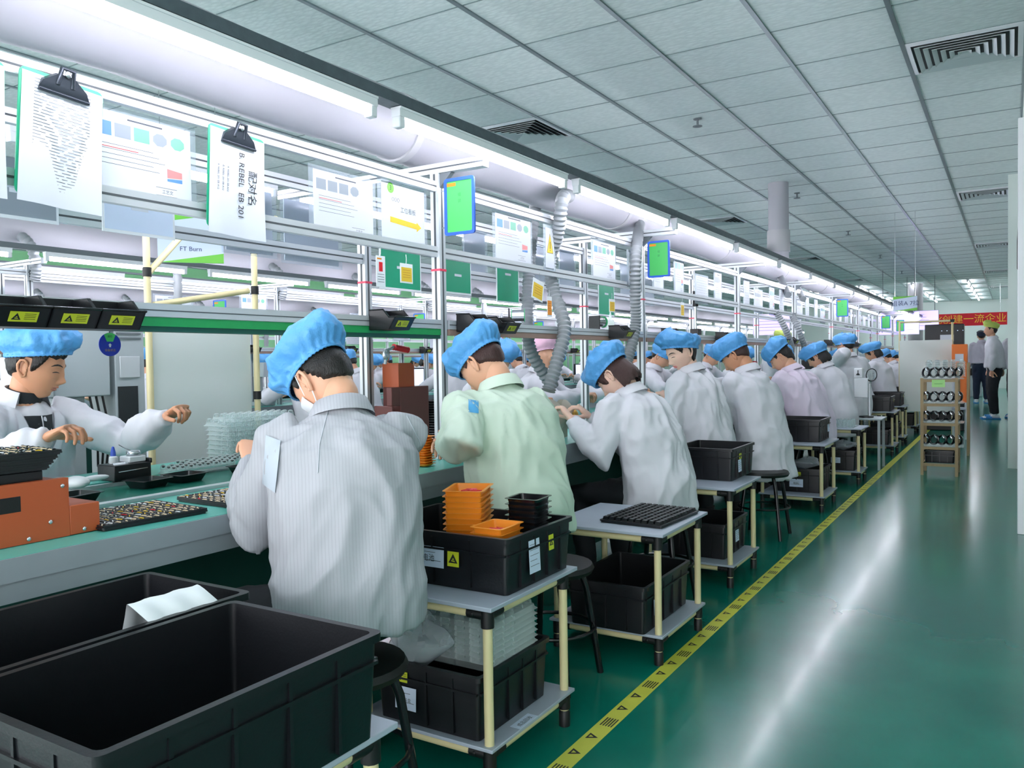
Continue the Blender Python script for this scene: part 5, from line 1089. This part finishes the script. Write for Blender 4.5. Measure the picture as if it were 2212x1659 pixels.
# sewn details: outlines found on the cloth by following sight lines onto the coat, then lying on its surface
from mathutils.bvhtree import BVHTree
bpy.context.view_layer.update()
def on_coat(label,name,pts,m,off=.003,sub=6,line=0):
    co,vs,fs,root=COATS[label]; bvh=BVHTree.FromPolygons(vs,fs); inv=root.matrix_world.inverted(); Q=cam.matrix_world
    def hit(px,py):
        d=Q.to_3x3()@V(((px-1106)/1760,(829.5-py)/1760,-1)); o=inv@Q.translation; dd=(inv.to_3x3()@d).normalized(); h=bvh.ray_cast(o,dd)
        return (h[0]-dd*off) if h[0] is not None else None
    f=MB()
    if line:
        P=[]
        for (a,b) in zip(pts[:-1],pts[1:]):
            for i in range(sub): t=i/sub; q=hit(a[0]*(1-t)+b[0]*t,a[1]*(1-t)+b[1]*t); P+=[q] if q is not None else []
        if len(P)>2: f.path(P,line,6)
    else:      # quad patch a,b,c,d
        a,b,c,d=pts; rows=[]
        for j in range(sub+1):
            v=j/sub; row=[]
            for i in range(sub+1):
                u=i/sub; q=hit((a[0]*(1-u)+b[0]*u)*(1-v)+(d[0]*(1-u)+c[0]*u)*v,(a[1]*(1-u)+b[1]*u)*(1-v)+(d[1]*(1-u)+c[1]*u)*v)
                if q is None: return
                row.append(q)
            rows.append(row)
        f.grid(rows)
    if f.v: return f.obj(name,MATS[m],co,ang=70)
mat('seam','#b9bec6',.8); mat('badge_blue','#4aa3d8',.5)
on_coat(L1,'sleeve_pocket',[(574,940),(606,952),(594,1065),(566,1045)],'coat_pocket',.010) if mat('coat_pocket','#b4bec9',.7) else None
on_coat(L1,'seam',[(722,838),(705,900),(690,960),(686,1030)],'seam',.001,8,.0016)
on_coat(L1,'seam',[(820,815),(870,880),(905,950),(925,1010)],'seam',.001,8,.0016)
on_coat(LM,'sweater',[(96,850),(160,850),(140,925),(132,925)],'sweater') if 0 else None
on_coat(L2,'badge',[(1012,862),(1034,866),(1034,893),(1012,890)],'badge_blue')
# ---------------------------------------------------------------- the next lines to the left
mat('box_blue','#3a78d6',.45); mat('monitor','#cfe0ff',.3,emis=.5)
rows=[('second',-4.22),('third',-8.5)]
for ri,(nm,dx) in enumerate(rows):
    n=9 if ri==0 else 8; ys=[.9+2.4*i for i in range(n+3)]
    line_frame(-2.0+dx,-2.4+dx,ys,f'aluminium post frame of the {nm} assembly line from the camera',.2,28.5,-2.615+dx,-1.787+dx,bands=(ri==0))
    f=MB(); f.box(-1.780+dx,-1.740+dx,.2,28.5,1.9965,2.035); tag(f.obj('mounting_rail',MATS['alu_dark']),f'grey rail above the tube lights of the {nm} line','rail')
    light_row(-1.76+dx,1.945,[.45+1.42*i for i in range(20)],f'on the front of the {nm} line',f'tube lights on the front of the {nm} line')
    light_row(-2.64+dx,1.945,[.45+1.42*i for i in range(20)],f'on the rear of the {nm} line',f'tube lights on the rear of the {nm} line')
    rear_rail(-2.64+dx,.2,28.5,f'thin grey rail carrying the rear tube lights of the {nm} line')
    duct(-2.2+dx,2.22,.16,.2,28.5,f'white ventilation duct above the {nm} line',[])
    bench(-2.92+dx,-1.795+dx,.3,28.5,f'green-topped bench of the {nm} assembly line')
    shelf(-2.372+dx,-2.028+dx,.3,28.5,1.285,f'long shelf over the bench of the {nm} line',False)
    for i in range(10):
        y=.9+1.2*i; h=hose([(-2.1+dx,y,2.15),(-1.95+dx,y,2.05),(-1.93+dx,y+.02,1.9),(-1.95+dx,y+.02,1.45 if i%2 else 1.8)],.04,f'corrugated hose hanging from the duct of the {nm} line, {ORD[i]} from the left',30)
    rd=random.Random(40+ri)
    for i in range(14):
        y=.75+rd.uniform(.45,.62)*i*1.3; o=sheet((-2.016+dx,y,rd.uniform(1.45,1.75)),rd.choice((.21,.30,.36)),rd.choice((.21,.24)),f'work sheet hung on the {nm} line, {ORD[i]} from the left',rd.choice((0,1,4)),name='instruction_sheet'); o['group']=f'sheets on the {nm} line'
    for i in range(4): sign_board(-1.86+dx,2.0+2.9*i,1.62,f'blue-framed green board on the {nm} line, {ORD[i]} from the left',w=.17,h=.24)
    # machines and boxes on the bench
    for i in range(12):
        y=.9+1.15*i+rd.uniform(-.1,.1); k=i%4; x=-2.01+dx+rd.uniform(-.03,.03)
        if k==0:
            t=thing('bench_press',f'small grey bench press on the {nm} line, {ORD[i]} machine from the left','machine',(x,y,.7535)); f=MB(); f.box(-.08,.08,-.1,.1,0,.04); f.box(-.07,-.02,-.04,.04,.04,.42); f.box(-.05,.10,-.06,.06,.28,.42); f.obj('body',MATS['machine_grey'],t,bevel=.005); f=MB(); f.tube((.06,0,.16),(.06,0,.28),.014,10); f.obj('ram',MATS['steel'],t); f=MB(); f.ell((.02,.12,.40),(.02,.03,.02),10,8); f.path([(.02,.06,.36),(.02,.12,.40)],.006,8); f.obj('handle',MATS['red_part'],t)
        elif k==1:
            t=thing('fixture_box',f'orange-brown fixture box on the {nm} line, {ORD[i]} machine from the left','fixture',(x,y,.7535)); f=MB(); f.box(-.10,.10,-.14,.14,0,.02); f.box(-.10,.10,-.14,-.12,0,.30); f.box(-.10,.10,.12,.14,0,.30); f.box(-.10,-.08,-.14,.14,0,.30); f.obj('body',MATS['orange_bake'],t,bevel=.002)
        elif k==2:
            t=thing('monitor',f'small screen on the {nm} line, {ORD[i]} machine from the left','monitor',(x,y,.7535)); f=MB(); f.box(-.06,.06,-.08,.08,0,.012); f.box(-.02,0,-.02,.02,.0,.12); f.box(-.01,.02,-.17,.17,.10,.33); f.obj('case',MATS['black_plastic'],t,bevel=.003); f=MB(); f.box(.020,.0215,-.155,.155,.115,.315); f.obj('screen',MATS['monitor'],t)
        else:
            t=thing('parts_box',f'blue parts box on the {nm} line, {ORD[i]} machine from the left','box',(x,y,.7535)); f=MB(); f.loft([rr(.07,.10,.01,0),rr(.08,.11,.01,.12),rr(.075,.105,.01,.12),rr(.065,.095,.01,.006)]); f.obj('box',MATS['box_blue'],t,ang=30)
    for i in range(9):
        b=dup(B0,(-1.90+dx,1.3+1.35*i,1.27),0,f'black picking bin on the shelf of the {nm} line, {ORD[i]} from the left',f'picking bins of the {nm} line')
    for i in range(7): spool((-2.1+dx,1.6+1.7*i,1.32),f'green wire spool on the shelf of the {nm} line, {ORD[i]} from the left',R(-60+20*i))
# workers of the other lines: two prototypes copied
p1=worker('x',(-5.62,3.3,0),90,seat=.47,lean=18,head=(35,0,0),res=.4,coat='white_coat_b',seed=60); p2=worker('x',(-7.3,3.9,0),-90,seat=.47,lean=16,head=(32,0,0),res=.4,coat='white_coat_b',hair='bob',seed=61)
n1=n2=0
for nm,dx in rows:
    for i in range(11):
        y=2.6+1.35*i; L_=(-1.42+dx+.0,y+.3*((i*7)%3-1),0); lab=f'worker in blue cap, near side of the {nm} line, {ORD[i]} from left'
        if n1==0: p1.location=L_; p1['label']=lab; p1['group']='workers of the rear lines'
        else: dup(p1,L_,R(90+((i*5)%4-2)*8),lab,'workers of the rear lines')
        n1+=1
        L_=(-3.16+dx,y+.25*((i*5)%3-1),0); lab=f'worker in blue cap, far side of the {nm} line, {ORD[i]} from left'
        if n2==0: p2.location=L_; p2['label']=lab; p2['group']='workers of the rear lines'
        else: dup(p2,L_,R(-90+((i*3)%4-2)*9),lab,'workers of the rear lines')
        n2+=1
# lime-edged station sign hanging over the second aisle
def station_sign(loc,rz,lab,l1,l2,s,w=.5,h=.34,top=None):
    t=thing('station_sign',lab,'sign',loc,rz); f=MB(); f.box(-w/2,w/2,-.004,.004,-h/2,h/2); f.m=1
    f.poly([(-w/2,-.0052,h/2),(w/2,-.0052,h/2),(-w/2,-.0052,h*.30)][::-1],.0008,(0,1,0)); f.poly([(w/2,-.0052,-h/2),(-w/2,-.0052,-h/2),(w/2,-.0052,-h*.30)][::-1],.0008,(0,1,0)); f.m=2
    add_text(f,l1,s,FR((0,-.0056,.015 if l2 else 0),(1,0,0),(0,-1,0)),2)
    if l2: add_text(f,l2,s*.55,FR((0,-.0056,-s*.95),(1,0,0),(0,-1,0)),2)
    f.obj('panel',[MATS['paper_blue'],MATS['sign_green'],MATS['ink_blue'] if 'ink_blue' in MATS else mat('ink_blue','#3c4a78',.6)],t)
    for s_ in (-1,1): f=MB(); f.tube((s_*w*.42,0,h/2),(s_*w*.42,0,top-loc[2]),.0025,6); f.obj('hanging_wire',MATS['steel'],t)
    return t
station_sign((-4.55,3.45,1.98),R(50),'hanging station sign with lime corners reading FT Burn behind the second clipboard','FT烧机','FT Burn',.075,top=HC_,w=.40,h=.32)
station_sign((-1.13,11.2,1.785),R(6),'hanging station sign with lime corners over the aisle line','组装A 7拉',None,.07,top=HC_,w=.27,h=.18)
# purple lit displays far down the line
for (x,y,z,w,h,l) in ((-3.6,14.6,1.72,.62,.36,'large pale purple lit screen above the far workers, left one'),(-2.0,18.6,1.80,.75,.45,'pale purple lit screen at the far end, middle one'),(-1.75,20.5,1.92,.7,.42,'pale purple lit screen at the far end behind the line lights')):
    t=thing('display_screen',l,'screen',(x,y,z)); f=MB(); f.box(-w/2-.01,w/2+.01,0,.04,-h/2-.01,h/2+.01); f.obj('case',MATS['white_plastic'],t); f=MB(); f.box(-w/2,w/2,-.002,0,-h/2,h/2); f.m=1
    for i in range(5): f.box(-w*.4,w*(.1+.07*i),-.003,-.002,h*(.3-.15*i),h*(.32-.15*i))
    f.obj('panel',[MATS['purple_screen'],MATS['paper']],t); f=MB(); 
    for s in (-1,1): f.tube((s*w*.4,.02,h/2),(s*w*.4,.02,HC_-z),.006,8)
    f.obj('mount',MATS['alu_dark'],t)
# white partition on a cart, black cabinet, orange cabinet at the end of the aisle
t=thing('partition_cart','white partition panel on a cream pipe frame at the end of the near row','partition',(-1.0,12.75,0)); f=MB(); f.box(-.36,.30,-.006,.006,.35,1.35); f.obj('panel',MATS['board_white'],t)
for x in (-.36,.30): f=MB(); f.tube((x,.03,0),(x,.03,1.62),.014,12); f.obj('upright',MATS['pipe_cream'],t)
f=MB(); f.tube((-.36,.03,1.61),(.30,.03,1.61),.014,12); f.obj('top_bar',MATS['pipe_cream'],t); f=MB(); f.cb((.30,.03,1.61),(.05,.05,.04)); f.obj('joint',MATS['black_rubber'],t)
t=thing('black_cabinet','black machine cabinet with small lights behind the white partition','cabinet',(-.78,14.0,0)); f=MB(); f.box(-.35,.17,-.15,.15,.0,1.60); f.obj('housing',MATS['black_plastic'],t,bevel=.01); f=MB(); f.box(-.14,.04,-.17,-.15,1.34,1.44); f.obj('paper_tray',MATS['paper'],t)
f=MB(); [f.cb((-.12+.07*i,-.152,1.50),(.012,.006,.008)) for i in range(5)]; f.obj('indicator_light',MATS['monitor'],t)
t=thing('orange_cabinet','orange cabinet with a white plate on thin legs beside the black cabinet','cabinet',(-.60,12.6,0)); f=MB(); f.box(-.09,.09,-.15,.15,.88,1.28); f.obj('housing',MATS['orange_cab'],t,bevel=.006)
for sx in (-1,1):
    for sy in (-1,1): f=MB(); f.tube((sx*.075,sy*.13,0),(sx*.075,sy*.13,.88),.012,10); f.obj('leg',MATS['alu'],t)
f=MB(); f.box(-.09,.09,-.15,.15,.40,.42); f.obj('shelf_board',MATS['table_grey'],t); f=MB(); f.box(-.05,.05,-.155,-.15,1.05,1.15); f.obj('plate',MATS['paper'],t)
t=thing('orange_fixture_post','narrow orange fixture on a wooden frame just right of the clear tray pile','fixture',(-.47,10.6,0)); f=MB(); f.box(-.035,.035,-.1,.1,.6,1.02); f.obj('box',MATS['orange_cab'],t); f=MB(); 
for sx in (-1,1): f.box(sx*.05-.012,sx*.05+.012,-.12,-.09,0,1.05); f.box(sx*.05-.012,sx*.05+.012,.09,.12,0,1.05)
f.obj('frame',MATS['wood'],t)
t=thing('red_banner','red banner with yellow Chinese lettering across the end of the aisle','banner',(-.85,24.0,2.03)); f=MB(); f.box(-1.35,.75,-.004,.004,-.16,.16); f.m=1
add_text(f,'创建一流企业',.24,FR((.02,-.006,0),(1,0,0),(0,-1,0)),1); add_text(f,'流程化',.24,FR((-1.05,-.006,0),(1,0,0),(0,-1,0)),1); f.obj('cloth',[MATS['banner_red'],MATS['banner_gold']],t)
for x in (-1.2,.6): f=MB(); f.tube((x,0,.16),(x,0,HC_-2.03),.004,6); f.obj('cord',MATS['steel'],t)
# far pillar and end-of-aisle clutter
f=MB(); f.lathe([(.17,0),(.17,HC_)],24); tag(f.obj('round_pillar',MATS['duct_band'],loc=(-2.05,22.6,0)),'round grey pillar under the ceiling near the banner','pillar')
for i,(x,y,w,h,m) in enumerate(((-1.6,23.0,.5,1.1,'machine_grey'),(-2.6,24.5,.6,1.3,'white_plastic'),(-.9,25.2,.45,.95,'machine_grey'),(-3.6,24.6,.6,1.2,'machine_grey'),(-5.0,24.8,.8,1.3,'white_plastic'))):
    t=thing('machine_cabinet',f'pale machine cabinet at the end of the hall, {ORD[i]} one','machine',(x,y,0)); f=MB(); f.box(-w/2,w/2,-.25,.25,0,h); f.obj('housing',MATS[m],t,bevel=.01); f=MB(); f.box(-w*.3,w*.3,-.256,-.25,h*.6,h*.8); f.obj('window',MATS['black_gloss'],t)
# items on the right wall: emergency light, pipes, door frame edge
t=thing('emergency_lamp','small round-headed emergency lamp high on the right wall','lamp',(XW,11.3,2.42)); f=MB(); f.box(-.03,0,-.06,.06,-.04,.04); f.obj('base',MATS['machine_grey'],t,bevel=.004); f=MB(); f.ell((-.06,0,.03),(.035,.04,.04),14,10); f.obj('head',MATS['machine_grey'],t)
for i,(y,z0,z1) in enumerate(((10.3,1.9,2.7),(12.2,1.7,2.6),(14.5,1.6,2.5))):
    f=MB(); f.tube((XW-.02,y,z0),(XW-.02,y,z1),.012,8); f.cb((XW-.03,y,z0),(.05,.09,.12)); tag(f.obj('cable_conduit',MATS['alu_dark']),f'thin grey conduit with a junction box on the right wall, {ORD[i]} from the camera','conduit')
f=MB(); f.box(XW-.035,XW+.01,6.05,6.13,0,2.62); tag(f.obj('door_1',MATS['fitting_white'],bevel=.004),kind='structure')
f=MB(); f.path([(XW-.02,6.6,2.1),(XW-.03,6.45,1.9),(XW-.03,6.5,1.72),(XW-.01,6.7,1.70)],.008,8); tag(f.obj('hanging_cable',MATS['black_rubber']),'black cable loop hanging at the right edge of the frame','cable')

# fill tubes added under the far ceiling to brighten the dark hall end
k=0
for x in (-.9,-2.1,-3.3,-4.5):
    for i in range(5):
        k+=1; o=dup(LF,(x,22.2+1.7*i,HC_-.052),0,f'added fill tube under the far ceiling, {ORD[i]} in the {ORD[[-.9,-2.1,-3.3,-4.5].index(x)]} row from the right wall','added fill tubes under the far ceiling')
